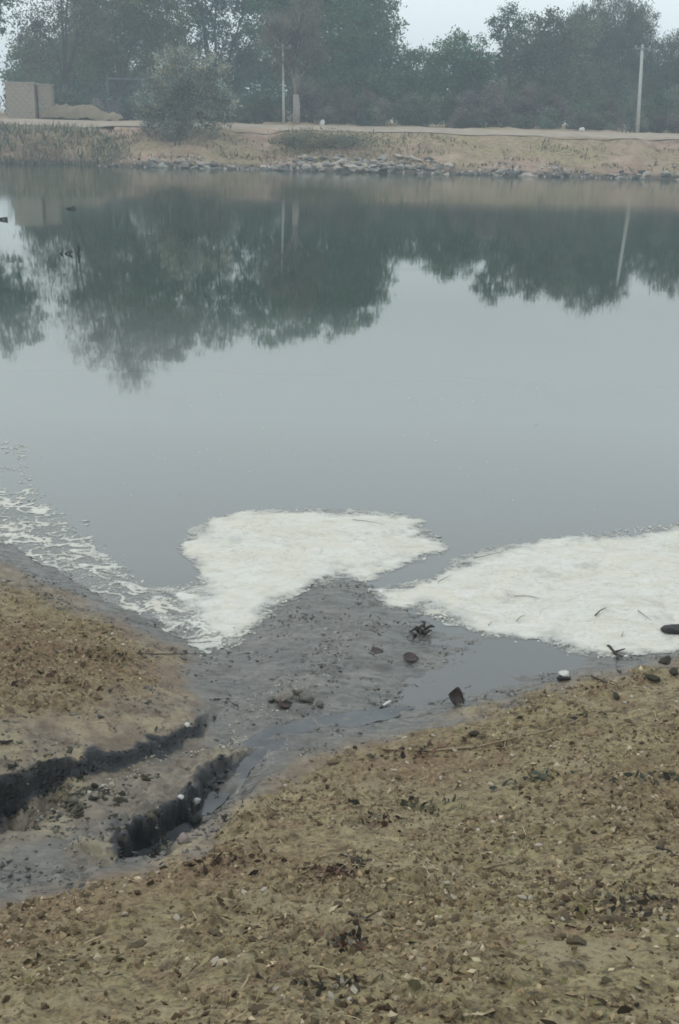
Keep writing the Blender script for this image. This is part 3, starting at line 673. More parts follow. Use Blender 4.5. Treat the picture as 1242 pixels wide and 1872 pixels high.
foamtw = [((1088, 1132), (1096, 1124), (1108, 1118)), ((1166, 1122), (1178, 1132), (1190, 1140)), ((944, 1142), (952, 1134), (960, 1130)), ((1136, 1170), (1140, 1160)), ((940, 1096), (965, 1095), (985, 1100)), ((645, 955), (670, 958), (704, 964)), ((800, 1070), (826, 1056)), ((866, 1026), (920, 1014)), ((892, 1150), (900, 1142))]
for k in foamtw:
    twig('twig', k, .0022 if k[0][0] != 1088 else .005, 'thin dark twig caught in the cream foam', M_dtwig, (), 'twigs caught in the foam', .02)
def stone(name, px, py, size, mat, label, seed, cat='stone', asp=(1, .8, .6), sink=.25, group=None, sub=2, rz=None):
    w = hit(px, py); me = rock_mesh(name, seed, sub, .26, 1.0, True); o = link(name, me, mat)
    o.location = (w.x, w.y, w.z + size * asp[2] * .5 * (1 - sink)); o.scale = [size * .5 * a for a in asp]
    o.rotation_euler.z = random.uniform(0, 6.3) if rz is None else rz
    return tag(o, label, cat, group)
stone('stone', 1236, 1157, .19, M_dstone, 'flat black stone poking from the foam at the right edge', 3, asp=(1, .6, .33), rz=.1)
stone('stone', 358, 1478, .05, M_wstone, 'white pebble at the brink of the lower channel', 5)
stone('stone', 331, 1459, .035, M_wstone, 'tiny white pebble just above the lower channel lip', 6)
stone('stone', 334, 1540, .065, M_pstone, 'pinkish grey stone beside the lower channel', 7)
stone('stone', 343, 1328, .035, M_wstone, 'white chip at the mouth of the upper channel', 8)
stone('stone', 358, 1504, .06, M_dstone, 'dark round stone between the channel and the litter', 9)
stone('clod', 1192, 1243, .10, M_dclod, 'dark oval clod on the right bank below the foam', 10, 'clod', (1, .6, .36), .5)
stone('clod', 1216, 1212, .12, M_dclod, 'largest dark clod at the right waterline', 11, 'clod', (1, .6, .36), .5)
stone('clod', 1232, 1232, .09, M_dclod, 'dark clod at the right edge beside the biggest clod', 12, 'clod', (1, .6, .36), .5)
stone('clod', 1126, 1275, .08, M_dclod, 'dark elongated clod above the long pale twig', 13, 'clod', (1, .45, .4))
stone('clod', 868, 1345, .06, M_dclod, 'dark flat clod at the litter edge left of the long twig', 14, 'clod', (1, .5, .4))
stone('clod', 950, 1342 - 28, .05, M_dclod, 'small dark clod at the mud edge above the long twig', 15, 'clod', (1, .5, .4))
for i, (a, b, s) in enumerate(((560, 1282, .10), (520, 1281, .11), (585, 1290, .06), (545, 1268, .06), (497, 1283, .06))):
    stone('stone', a, b, s, M_rock[2] if i % 2 else M_rock[0], 'muddy pebble in the little heap at the middle of the mud', 20 + i, asp=(1, .7, .5), group='pebble heap in the mud')
# white lump with a dark underside
w = hit(1030, 1242); e = empty('white_lump', w, 'white-topped lump with a dark underside at the edge of the right-hand mud', 'lump')
o = link('dark_base', rock_mesh('dark_base', 31, 2, .08, 1, True), M_dstone, e); o.scale = (.044, .03, .017); o.location.z = .010
o = link('white_cap', rock_mesh('white_cap', 32, 2, .08, 1, True), M_wstone, e); o.scale = (.036, .026, .018); o.location = (.004, .004, .030)
# dark curled leaf standing in the shallow water
def big_leaf(px, py, size, label, tilt, rz, mat=None, stem=True, lift=.4):
    w = hit(px, py); e = empty('fallen_leaf', w, label, 'leaf')
    nu, nv = 9, 7; V = []; 
    for i in range(nu):
        u = i / (nu - 1)
        wd_ = .5 * math.sin(math.pi * min(1, u * .94 + .06)) ** .75
        for j in range(nv):
            s = (j / (nv - 1) - .5) * 2
            V.append(((u - .5), s * wd_, (.16 * s * s + .10 * math.sin(u * 3.0 + s) + .06 * math.cos(5 * u)) * (1 if stem else .45)))
    me = mesh_np('blade', np.array(V) * size, grid_faces(nv, nu), True)
    o = link('blade', me, mat or M_dleaf, e); o.rotation_euler = (tilt[0], tilt[1], rz); o.location.z = size * lift
    sm = o.modifiers.new('thickness', 'SOLIDIFY'); sm.thickness = .0012
    if stem:
        d = Matrix.Rotation(rz, 3, 'Z') @ Vector((-1, 0, 0))
        MB().tube([(0, 0, size * lift), d * size * .55 + Vector((0, 0, size * .3)), d * size * .85 + Vector((0, 0, .003))], [.0022, .0018, .0015], 5).build('stem', M_dtwig, e, True)
    return e
big_leaf(832, 1284, .10, 'large dark curled leaf with its stem standing in the grey shallows', (math.radians(62), math.radians(25), ), .35, lift=.38)
big_leaf(690, 1192, .07, 'flat dark leaf lying on the mud tongue', (.1, .1), .2, stem=False, lift=.08)
big_leaf(752, 1206, .09, 'long dark leaf half sunk at the right of the mud tongue', (.15, .05), -.1, stem=False, lift=.06)
big_leaf(520, 1292, .07, 'dark leaf tucked against the pebble heap in the mud', (.1, .2), .3, stem=False, lift=.1)
# clump of black weed
w = hit(770, 1156); e = empty('weed_clump', w, 'black clump of rotted weed at the waterline beside the mud tongue', 'weed')
for i in range(9):
    b = MB(); a = random.uniform(0, 6.3); px_, py_ = random.uniform(-.04, .04), random.uniform(-.07, .07)
    b.tube([(px_, py_, .004), (px_ + .03 * math.cos(a), py_ + .03 * math.sin(a), .025), (px_ + .07 * math.cos(a + .4), py_ + .06 * math.sin(a + .4), .012)], [.010, .009, .004], 6)
    b.build('strand', M_dtwig, e, True)
# white scrap with a black end
w0, w1 = hit(700, 1294), hit(714, 1287); e = empty('white_scrap', w0, 'little white scrap with a black end lying on the grey mud', 'scrap')
d = w1 - w0; d.z = 0
MB().tube([(0, 0, .008), d * .5 + Vector((0, 0, .010)), d + Vector((0, 0, .010))], [.006, .009, .006], 7).build('white_piece', M_wstone, e, True)
MB().tube([-d * .35 + Vector((0, 0, .006)), -d * .02 + Vector((0, 0, .008))], [.006, .008], 7).build('black_end', M_dstone, e, True)
# slick mud block at the head of the upper channel
w = hit(22, 1450); o = link('mud_block', rock_mesh('mud_block', 44, 3, .22, 1.0, True), M_wetmud)
o.location = (w.x - .10, w.y + .05, w.z - .005); o.scale = (.20, .055, .055); o.rotation_euler.z = .32
tag(o, 'slick blue-grey block of slumped mud at the head of the upper channel', 'mud block')
# loose clods and pebbles of the dry bank, one by one
protos = [rock_mesh('clod', 60 + i, 1, .30, .75) for i in range(6)]
for m_ in protos[:4]: m_.materials.append(M_clod)
for m_ in protos[4:]: m_.materials.append(M_clod)
peb = [rock_mesh('pebble', 80 + i, 1, .2, .7, True) for i in range(3)]
M_peb = simple('pale_pebble', (.34, .30, .23), (.50, .45, .36), 30, .85, .002)
for m_ in peb: m_.materials.append(M_peb)
x, y = drypts(210, .1, 901)
for i in range(210):
    isP = i % 3 == 0; me = random.choice(peb if isP else protos); o = bpy.data.objects.new('pebble' if isP else 'clod', me); COL.objects.link(o)
    s = random.uniform(.007, .014) if isP else random.uniform(.008, .022)
    o.location = (x[i], y[i], gz(x[i], y[i]) + s * .3); o.scale = (s * random.uniform(.9, 1.7), s * random.uniform(.6, 1), s * random.uniform(.4, .8)); o.rotation_euler = (random.uniform(-.4, .4), random.uniform(-.4, .4), random.uniform(0, 6.3))
    if isP: tag(o, 'small pale pebble among the litter of the near bank', 'pebble', 'pale pebbles on the near bank')
    else: tag(o, 'small crumbly earth clod among the litter of the near bank', 'clod', 'loose clods on the near bank')
def leaf_heap(px, py, rx_, ry_, k, cols, label):
    k = int(k * .65); w = hit(px, py); e = empty('leaf_heap', w, label, 'leaf heap')
    xx, yy = rng.normal(0, rx_, k), rng.normal(0, ry_, k); T = np.array(leafT); sz = np.clip(rng.lognormal(-3.75, .35, k), .010, .045)
    L = np.repeat(T[None], k, 0) * sz[:, None, None] * np.stack([rng.uniform(.8, 1.3, k), rng.uniform(.5, 1.1, k), np.ones(k)], -1)[:, None, :]
    pz = samp(Hgrid, w.x + xx, w.y + yy) - w.z + .25 * sz + np.maximum(0, .018 * (1 - (xx / rx_) ** 2 - (yy / ry_) ** 2)) * rng.random(k)
    L = np.einsum('nij,nvj->nvi', rand_rot(k, 1.4), L) + np.stack([xx, yy, pz], -1)[:, None, :]
    Fc = (np.array(leafF)[None] + (np.arange(k) * 6)[:, None, None]).reshape(-1, 3)
    o = link('leaves', mesh_np('leaves', L.reshape(-1, 3), Fc, False, np.repeat(pal(k, cols, [1] * len(cols)), 6, 0)), M_litter, e); tag(o, kind='stuff')
RED, GRY, OLV = [(.07, .035, .022), (.045, .026, .016), (.14, .085, .06), (.03, .02, .014)], [(.12, .105, .08), (.05, .042, .03), (.24, .21, .165), (.03, .025, .018)], [(.05, .048, .024), (.09, .08, .04), (.03, .028, .018)]
leaf_heap(605, 1597, .05, .05, 90, RED, 'reddish-brown heap of dead leaves in the middle of the near bank')
leaf_heap(655, 1578, .03, .03, 40, GRY + RED, 'small mixed leaf heap just right of the reddish heap')
leaf_heap(1150, 1655, .09, .07, 150, GRY, 'wide heap of curled grey dead leaves low on the right of the near bank')
leaf_heap(765, 1480, .10, .05, 110, OLV, 'dark olive leaf drift in the middle of the right bank slope')
leaf_heap(700, 1500, .06, .04, 60, OLV + RED, 'brown-black leaf drift left of the dark olive drift')
leaf_heap(980, 1425, .10, .03, 70, [(.045, .055, .04), (.08, .085, .06), (.03, .034, .026)], 'greenish dark leaf drift below the long pale twig')
leaf_heap(1190, 1425, .12, .04, 100, [(.045, .055, .04), (.08, .075, .05), (.03, .03, .024)], 'greenish dark leaf drift near the right edge')
leaf_heap(760, 1375, .14, .03, 90, RED + OLV, 'rusty leaf drift along the mud edge of the right bank')
leaf_heap(640, 1720, .04, .05, 60, GRY + RED, 'short dark leaf heap below the forked twig')
leaf_heap(1080, 1310, .10, .02, 50, OLV, 'thin dark leaf drift beyond the end of the long pale twig')
leaf_heap(420, 1580, .10, .04, 110, RED, 'rust-brown leaf drift beside the foot of the lower channel')
leaf_heap(70, 1240, .14, .06, 130, RED, 'rusty leaf drift on the left-hand bank at the photo edge')
leaf_heap(200, 1200, .14, .05, 90, OLV, 'dark leaf drift across the middle of the left-hand bank')
leaf_heap(600, 1810, .09, .04, 70, GRY + OLV, 'dark leaf drift at the bottom of the photo')
for i, (a, b, r_) in enumerate(((205, 1465, .07), (280, 1420, .05), (205, 1520, .06), (150, 1490, .04))):
    w = hit(a, b); e = empty('sludge_lump', w, ('largest dark lump of sludge on the islet between the channels', 'dark lump of sludge at the upper end of the islet', 'dark lump of sludge at the brink of the lower channel', 'small dark lump of sludge at the left of the islet')[i], 'sludge')
    for k in range(7):
        o = link('lump', rock_mesh('lump', 400 + i * 10 + k, 1, .4, .6), M_dclod, e); s_ = r_ * random.uniform(.15, .42); o.scale = (s_, s_ * .8, s_ * .55)
        o.location = (random.gauss(0, r_ * .5), random.gauss(0, r_ * .4), 0); o.location.z = gz(w.x + o.location.x, w.y + o.location.y) - w.z + s_ * .1; o.rotation_euler.z = random.uniform(0, 6)
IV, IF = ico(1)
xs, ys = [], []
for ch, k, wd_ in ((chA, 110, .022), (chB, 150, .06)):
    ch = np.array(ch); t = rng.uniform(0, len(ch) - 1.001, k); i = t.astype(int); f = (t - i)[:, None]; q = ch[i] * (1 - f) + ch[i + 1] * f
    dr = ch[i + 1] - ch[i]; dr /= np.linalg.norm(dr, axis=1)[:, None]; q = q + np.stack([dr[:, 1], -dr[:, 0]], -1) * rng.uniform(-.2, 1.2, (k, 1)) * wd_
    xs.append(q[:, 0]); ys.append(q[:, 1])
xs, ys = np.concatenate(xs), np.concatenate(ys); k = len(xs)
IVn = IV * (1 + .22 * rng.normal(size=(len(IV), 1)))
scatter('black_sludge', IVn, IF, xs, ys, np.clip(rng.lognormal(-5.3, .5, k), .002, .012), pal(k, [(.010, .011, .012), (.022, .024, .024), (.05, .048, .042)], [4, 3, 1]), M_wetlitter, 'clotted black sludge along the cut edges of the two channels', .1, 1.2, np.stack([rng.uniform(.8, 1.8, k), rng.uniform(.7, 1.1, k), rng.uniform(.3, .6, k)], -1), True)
xs, ys = rng.uniform(-2.4, 2.4, 700), 7.2 + rng.random(700) ** 1.6 * 6; m = (samp(Hgrid, xs, ys) < -.01) & (fbm(xs, ys, .8, 3, 66) > .15); xs, ys = xs[m], ys[m]; k = len(xs)
scatter('floating_specks', oc, ocF, xs, ys, rng.uniform(.002, .007, k), pal(k, [(.4, .4, .36), (.12, .11, .09)], [2, 1]), M_wetlitter, 'specks of froth and dirt floating on the pond', .1, .3, np.stack([rng.uniform(1, 2.5, k), np.ones(k), np.full(k, .3)], -1))
# dead sticks standing out of the pond
def snag(px, py, sticks, label):
    w = on_z(px, py); k = w.y / FPX; e = empty('dead_branch', w, label, 'branch')
    for (a, b, c, d, r) in sticks:
        MB().tube([(a * k, 0, b * k), ((a + c) / 2 * k + .01, random.uniform(-.1, .1), (b + d) / 2 * k + .01), (c * k, random.uniform(-.1, .1), d * k)], [r, r * .9, r * .6], 6).build('stick', M_dtwig, e, True)
snag(132, 464, [(-22, -2, -14, 6, .02), (-4, -2, -2, 7, .025), (-12, 1, 4, 5, .02), (10, -4, 12, 16, .035), (12, 0, 22, -3, .02)], 'dead black branch breaking the water surface near the left')
snag(128, 382, [(-8, -1, 8, 4, .035), (-3, 2, 10, 1, .03)], 'small dark stick floating beyond the dead branch')
snag(6, 402, [(-14, -1, 8, 4, .04), (2, 1, 9, 0, .03)], 'dark floating stick at the left edge of the pond')

# ------------------------------------------------------------------ far bank things
def leaves_mesh(name, blobs, nleaf, size, tint, clump=.65, vary=.22, D=None, fine=1.0, upright=.0, hue=None, shell=.45):
    """blobs: (centre, radii) in local metres -> leaf faces in clumps through the volume"""
    vol = np.array([r[0] * r[2] for _, r in blobs]); vol = vol / vol.sum()
    Vs, Cs = [], []
    tint = np.array(tint) * np.array((1.22, 1.30, 1.2))
    for (c, r), w in zip(blobs, vol):
        k = max(60, int(nleaf * 1.7 * w)); r = np.array(r); nc = max(8, int(12 * r[0] * r[2] / clump ** 2 * .55))
        d = rng.normal(size=(nc, 3)); d /= np.linalg.norm(d, axis=1)[:, None]
        cc = d * (rng.random((nc, 1)) ** shell) * r + np.array(c)
        ct = np.clip(1 + vary * rng.normal(size=(nc, 1)) , .45, 1.8)
        ch = rng.normal(size=(nc, 1)) * .10
        cs = clump * rng.uniform(.6, 1.25, nc)
        which = rng.integers(0, nc, k)
        pos = cc[which] + rng.normal(size=(k, 3)) * cs[which][:, None] * np.array([.5, .5, .38])
        s = size * .74 * rng.uniform(.6, 1.35, k)
        a = rng.normal(size=(k, 3)); a[:, 2] += upright * 2 * np.sign(a[:, 2]); a /= np.linalg.norm(a, axis=1)[:, None]
        b = np.cross(a, rng.normal(size=(k, 3))); b /= np.linalg.norm(b, axis=1)[:, None]
        q = np.stack([pos - a * s[:, None] * .5, pos - b * s[:, None] * .28 * fine, pos + a * s[:, None] * .5, pos + b * s[:, None] * .28 * fine], 1)
        bt = rng.uniform(.66, 1.4); col = tint * bt * ct[which] * (1 + .15 * rng.normal(size=(k, 1)))
        col = col * np.concatenate([1 + ch[which], np.ones((k, 1)), 1 - ch[which]], 1)
        Vs.append(q.reshape(-1, 3)); Cs.append(np.repeat(np.clip(col, .01, .6), 4, 0))
    V = np.concatenate(Vs); Cc = np.concatenate(Cs)
    return mesh_np(name, V, np.arange(len(V)).reshape(-1, 4), False, Cc)
def G_(i): return ((.055, .095, .045), (.085, .092, .045), (.050, .078, .062))[i]
def tree(name, label, base_px, D, blobs_px, nleaf, size, tint, trunk_r=.22, bark=None, limbs=True, cat='tree', group=None, **kw):
    w0 = at_dist(base_px, 225, D); base = Vector((w0.x, D, fz(w0.x, D) - .05))
    e = empty(name, base, label, cat, group)
    bl = []
    for cx, cy, rx, ry in blobs_px:
        dd = D + random.uniform(-1, 1) * rx * D / FPX * .5
        c = at_dist(cx, cy, dd) - base; k = dd / FPX
        bl.append(((c.x, c.y, c.z), (rx * k * 1.10, rx * k * .85, ry * k * 1.18)))
    link('crown', leaves_mesh('crown', bl, nleaf, size, tint, **kw), M_leaf, e)
    mb = MB(); zc = sum(b[0][2] * b[1][0] for b in bl) / sum(b[1][0] for b in bl); zlow = min(b[0][2] - b[1][2] for b in bl)
    fork = Vector((random.uniform(-.3, .3), random.uniform(-.2, .2), max(zlow * .7, .25 * zc)))
    mb.tube([(0, 0, -.2), fork * .5 + Vector((random.uniform(-.12, .12), 0, 0)), fork], [trunk_r * 1.25, trunk_r, trunk_r * .85], 8)
    mb.build('trunk', bark or M_bark, e, True)
    if limbs:
        for c, r in bl:
            lb = MB(); c = Vector(c); m1_ = fork.lerp(c, .5) + Vector((random.uniform(-.4, .4), random.uniform(-.4, .4), random.uniform(0, .5)))
            lb.tube([fork - Vector((0, 0, .15)), m1_, c], [trunk_r * .6, trunk_r * .42, trunk_r * .22], 6)
            for _ in range(4):
                u = random.uniform(.4, 1); s = m1_.lerp(c, u); d = Vector((random.gauss(0, 1) * r[0], random.gauss(0, .7) * r[1], random.gauss(.3, .6) * r[2])) * .6
                lb.tube([s, s + d * .5 + Vector((0, 0, .15)), s + d], [trunk_r * .2, trunk_r * .13, trunk_r * .06], 5)
            lb.build('limb', bark or M_bark, e, True)
    return e
BEHIND = {75: 'the block hut', 95: 'the gap right of the hut', 150: 'the earth mound', 180: 'the trunk of the olive-green tree', 270: 'the small tree at its left', 345: 'the small mottled tree', 450: 'the gap left of the middle pole', 540: 'the leafless tree', 660: 'the largest tree', 760: 'the low spreading green tree', 900: 'the spindly tree', 985: 'the wide grey-green tree', 1080: 'the left half of the feathery tree', 1180: 'the right pole', 1275: 'the right edge tree'}
for px, D, top, w_, t_ in ((75, 111, 70, 55, G_(0)), (150, 114, 20, 60, G_(1)), (95, 116, 90, 60, G_(1)), (180, 113, 60, 70, G_(0)), (270, 115, 120, 70, G_(2)), (345, 118, 130, 75, G_(0)), (450, 114, 105, 80, G_(2)), (540, 116, -10, 80, G_(1)), (660, 113, 60, 70, G_(0)), (760, 112, 150, 60, G_(2)), (900, 114, 165, 60, G_(0)), (985, 117, 90, 70, G_(1)), (1080, 115, 120, 70, G_(0)), (1180, 114, 110, 70, G_(2)), (1275, 116, 100, 70, G_(0))):
    sp = (225 - top) / 3.2
    tree('background_tree', 'hazy second-rank tree on the far bank, seen behind ' + BEHIND[px], px, D, [(px, top + sp * .6, w_ * .8, sp * .6), (px - w_ * .3, top + sp * 1.5, w_, sp * .6), (px + w_ * .35, top + sp * 2.3, w_, sp * .6)], 6500, .40, t_, .2, limbs=False, group='second rank of trees on the far bank', clump=.9, vary=.3)
G1, G2, G3 = (.070, .115, .045), (.105, .118, .042), (.046, .092, .046)
tree('broad_tree', 'dark leafy tree cut off by the left edge of the photo', -45, 92, [(-50, -70, 75, 60), (-40, 0, 50, 50), (-90, 60, 50, 60)], 9000, .34, G3)
tree('sparse_tree', 'tall thin-leaved brownish tree behind the pale block hut', 120, 93, [(205, -190, 40, 36), (195, -150, 45, 40), (140, -110, 60, 55), (215, -90, 60, 50), (110, -20, 70, 55), (70, 50, 55, 55), (60, 110, 45, 40), (170, 30, 50, 50)], 13000, .26, (.115, .10, .08), .2, shell=.7, clump=.5)
tree('broad_tree', 'olive-green broad tree between the brownish tree and the dark grove', 225, 96, [(270, -105, 55, 50), (200, -20, 75, 60), (290, -10, 65, 70), (240, 60, 85, 55), (180, 100, 55, 35), (300, 100, 45, 40)], 23000, .32, (.085, .095, .040), .26)
tree('broad_tree', 'tall blue-green tree with sky showing through, left of the leafless tree', 400, 99, [(330, -85, 55, 50), (400, -62, 60, 50), (450, 10, 60, 60), (370, 30, 60, 60), (340, 110, 45, 40), (440, 105, 55, 45), (385, 150, 50, 30)], 15500, .31, (.044, .078, .068), .25, shell=.6)
tree('broad_tree', 'largest tree, dense and dark green, directly behind the middle pole', 610, 95, [(510, -40, 70, 55), (590, -20, 80, 50), (650, 5, 65, 55), (530, 50, 70, 60), (620, 80, 85, 60), (685, 60, 45, 60), (680, 130, 55, 45), (560, 130, 70, 50)], 30000, .34, G3, .34)
tree('round_tree', 'low spreading green tree filling the dip right of the largest tree', 735, 93, [(745, 130, 50, 38), (700, 165, 65, 40), (640, 175, 60, 35), (770, 180, 45, 38)], 12000, .30, (.062, .094, .056), .16)
tree('round_tree', 'dome-shaped dark tree standing alone below open sky', 835, 90, [(838, 112, 52, 42), (812, 145, 40, 38), (868, 150, 38, 45), (835, 185, 62, 38)], 13000, .28, G3, .18)
tree('spindly_tree', 'thin spindly tree with tufted top beside the dome-shaped tree', 925, 92, [(932, 22, 17, 13), (918, 52, 20, 17), (946, 45, 14, 13), (903, 44, 9, 8), (930, 85, 18, 18), (912, 120, 18, 14)], 1900, .26, (.055, .08, .05), .09, clump=.4)
tree('broad_tree', 'wide grey-green tree between the spindly tree and the feathery tree', 1005, 96, [(1000, 70, 50, 42), (960, 105, 42, 48), (1045, 90, 55, 50), (990, 150, 75, 50), (1050, 165, 70, 45), (960, 185, 50, 38)], 19000, .30, (.090, .095, .066), .24)
tree('feathery_tree', 'feathery fine-twigged tree with a ragged top, left of the right pole', 1120, 101, [(1110, 50, 60, 42), (1065, 55, 36, 32), (1160, 55, 40, 40), (1090, 110, 60, 50), (1150, 120, 60, 50), (1120, 175, 75, 40)], 34000, .36, (.080, .088, .064), .24, fine=.42, upright=.4, clump=.8)
tree('feathery_tree', 'grey feathery tree cut off by the right edge behind the right pole', 1250, 98, [(1240, 120, 55, 45), (1215, 165, 40, 45), (1285, 110, 60, 60), (1260, 185, 70, 40)], 20000, .34, (.080, .086, .06), .22, fine=.4, upright=.4)
# leafless tree with pale trunk
w = at_dist(541, 232, 81); base = Vector((w.x, 81, fz(w.x, 81) - .05)); k = 81 / FPX
e = empty('leafless_tree', base, 'leafless reddish-twigged tree with a pale forked trunk beside the middle pole', 'tree')
MB().tube([(0, 0, -.2), (.05, 0, 1.0), (0, 0, 1.9)], [.30, .24, .20], 9).build('trunk', M_palebark, e, True)
bl = []
for i, (dx, dz, r) in enumerate(((-.9, 3.6, .11), (-.3, 5.2, .13), (.5, 5.6, .12), (1.2, 4.1, .10), (.2, 7.2, .1), (-1.4, 5.6, .08))):
    lb = MB(); a = Vector((0, 0, 1.8)); c = Vector((dx, random.uniform(-.6, .6), dz)); m_ = a.lerp(c, .45) + Vector((-.25 * math.copysign(1, dx), 0, .2))
    lb.tube([a, m_, c], [r, r * .75, r * .45], 7)
    for _ in range(10):
        s = m_.lerp(c, random.random()); d = Vector((random.gauss(0, .8), random.gauss(0, .8), random.uniform(.3, 1.5)))
        lb.tube([s, s + d * .5 + Vector((random.gauss(0, .1), 0, 0)), s + d], [r * .35, r * .22, r * .1], 4)
    lb.build('limb', M_palebark, e, True); bl.append(((c.x, c.y, c.z + .5), (1.25, 1.1, 1.2)))
link('crown', leaves_mesh('crown', bl, 8000, .42, (.125, .10, .088), fine=.22, upright=.5, clump=.6, shell=.6), M_leaf, e)
# small leafy tree on the slope, leaning over the water
tree('small_tree', 'small mottled tree leaning over the water left of the middle pole', 350, 71.5, [(322, 112, 36, 24), (380, 126, 38, 22), (270, 190, 24, 26), (412, 190, 22, 22), (290, 158, 28, 26), (335, 165, 34, 26), (392, 168, 26, 20), (310, 200, 34, 24), (365, 200, 36, 26), (400, 212, 20, 24), (335, 236, 66, 18), (280, 214, 22, 22)], 11500, .21, (.20, .195, .17), .10, bark=M_palebark, clump=.40, shell=.65, vary=.38)

def bush(px, D, wpx, hpx, tint, label, group=None, n=1500, size=.22, fine=1.0, name='bush', **kw):
    w = at_dist(px, 230, D); base = Vector((w.x, D, fz(w.x, D))); k = D / FPX; r = wpx * k; h = hpx * k
    e = empty(name, base, label, 'bush', group); bl = []
    for i in range(max(2, int(wpx / 14))):
        u = random.uniform(-.75, .75); hh = h * (1 - .6 * u * u) * random.uniform(.7, 1.05)
        bl.append(((u * r, random.uniform(-.4, .4) * r * .5, hh * .48), (r * .38, r * .38, hh * .52)))
    link('foliage', leaves_mesh('foliage', bl, n, size, tint, fine=fine, clump=.4, **kw), M_leaf, e)
    mb = MB()
    for _ in range(5): mb.tube([(random.uniform(-.2, .2) * r, 0, -.05), (random.uniform(-.6, .6) * r, random.uniform(-.3, .3) * r, h * .7)], [.04, .015], 5)
    mb.build('stems', M_bark, e); return e
MAUVE, GREYG, GRN = (.135, .10, .10), (.10, .108, .085), (.060, .088, .055)
bush(645, 82, 55, 42, MAUVE, 'low mauve-brown bush behind the road right of the leafless tree', n=4200, fine=.4)
bush(605, 70.2, 120, 30, (.15, .135, .10), 'low dry grey-brown bush spilling down the bank below the middle pole', n=4200, size=.16)
bush(190, 84, 26, 46, (.19, .17, .19), 'pale lavender-grey leafless bush beside the earth mound', n=1500, fine=.25)
bush(232, 86, 34, 40, (.07, .09, .085), 'bluish bush behind the teal pipe frame', n=1700)
bush(1175, 82, 30, 30, (.10, .10, .09), 'pale wispy bush at the foot of the right pole', n=1200, fine=.4)
k_ = 0
for px in list(range(395, 1290, 38)):
    for lay in range(2):
        D = (86 + random.uniform(-2, 1.5)) if lay else 82 + random.uniform(-1, 1.2)
        h = random.uniform(48, 85) if lay else random.uniform(22, 48)
        if not lay and (500 < px < 590 or 690 < px < 830): continue
        t_ = random.choice([MAUVE, GREYG, GRN, GRN, GREYG]) if lay else random.choice([MAUVE, GREYG, GREYG, (.09, .08, .072)])
        bush(px + random.uniform(-12, 12), D, random.uniform(30, 48), h, t_, {MAUVE: 'mauve-brown', GREYG: 'grey-green', GRN: 'dark green'}.get(t_, 'dull brown') + (' tall scrub bush at the back of the thicket beyond the road' if lay else ' low scrub bush at the front of the thicket beyond the road'), 'scrub thicket beyond the far road', n=2300 if lay else 1500, size=.26, fine=random.choice([.4, .7, 1]))
for px in (-5, 20, 60, 98, 125, 150, 180, 265, 300, 350):
    bush(px, 88 + random.uniform(-1, 2), 32, random.uniform(30, 60), random.choice([GREYG, GRN, (.06, .07, .07)]), 'dark scrub bush behind the hut and mound on the left', 'scrub behind the hut', n=1500, size=.26)

# power poles and line
tops = []
for px, py, tpx, tpy, r, label in ((519, 232, 517.5, 80, .075, 'slim pale utility pole beside the leafless tree'), (1166, 238, 1175, 82, .10, 'leaning pale concrete utility pole at the right of the far road')):
    D = 80.0; b = at_dist(px, py, D); b.z = fz(b.x, D) - .05; t_ = at_dist(tpx, tpy, D)
    e = empty('utility_pole', b, label, 'utility pole'); v_ = t_ - b
    MB().tube([(0, 0, 0), v_ * .5, v_], [r * 1.3, r * 1.1, r * .85], 10).build('shaft', M_conc, e, True)
    MB().box(v_ - Vector((0, 0, .25)) + Vector((0, -.12, 0)), (1.1, .08, .09)).build('crossarm', M_metal, e)
    for s in (-1, 1):
        q_ = v_ + Vector((s * .48, -.12, -.2)); MB().tube([q_, q_ + Vector((0, 0, .08)), q_ + Vector((0, 0, .16))], [.03, .05, .025], 8).build('insulator', M_porc, e, True)
        tops.append(b + q_ + Vector((0, 0, .15)))
e = empty('power_line', tops[1], 'pair of thin power wires strung between the two utility poles', 'power line')
for s in (0, 1):
    a, b = tops[s], tops[2 + s]; pts = []
    for i in range(21):
        u = i / 20; q_ = a.lerp(b, u); q_.z -= .5 * 4 * u * (1 - u); pts.append(q_ - tops[1])
    MB().tube(pts, .013, 5).build('wire', M_wire, e, True)

# block hut, mound, pipe frame on the left
def wall_blocks(e, x0, x1, y0, z0, z1, mat, depth=.9, bw=.45, bh=.24):
    r_ = int(round((z1 - z0) / bh)); bh = (z1 - z0) / r_; 
    proto = {}
    for j in range(r_):
        off = 0 if j % 2 == 0 else bw / 2; x = x0
        while x < x1 - .02:
            xe = min(x1, (x + bw) if x > x0 or not off else x + off); wdt = xe - x
            key = round(wdt, 3)
            if key not in proto:
                proto[key] = MB().box((0, 0, 0), (wdt - .009, depth, bh - .008), .012)
                o = proto[key].build('block', mat, e); proto[key] = o.data
            else:
                o = bpy.data.objects.new('block', proto[key]); COL.objects.link(o); o.parent = e
            o.location = ((x + xe) / 2, y0 + random.uniform(-.03, .03), z0 + bh * (j + .5)); x = xe
D = 80.5; b = at_dist(57, 222, D); b.z = fz(b.x, D) - .05; e = empty('block_hut', b, 'small pale tan block-built hut at the left end of the far road', 'hut')
wall_blocks(e, -1.5, .45, 0, 0, 2.3, M_brick); wall_blocks(e, .62, 1.5, .35, 0, 2.22, M_brick2)
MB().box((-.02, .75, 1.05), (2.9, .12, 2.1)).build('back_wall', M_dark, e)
MB().box((-.53, 0, 2.35), (2.1, 1.05, .09), .01).build('coping', M_brick, e); MB().box((1.06, .35, 2.27), (1.0, 1.0, .09), .01).build('coping', M_brick2, e)
D = 81.0; b = at_dist(150, 224, D); b.z = fz(b.x, D); 
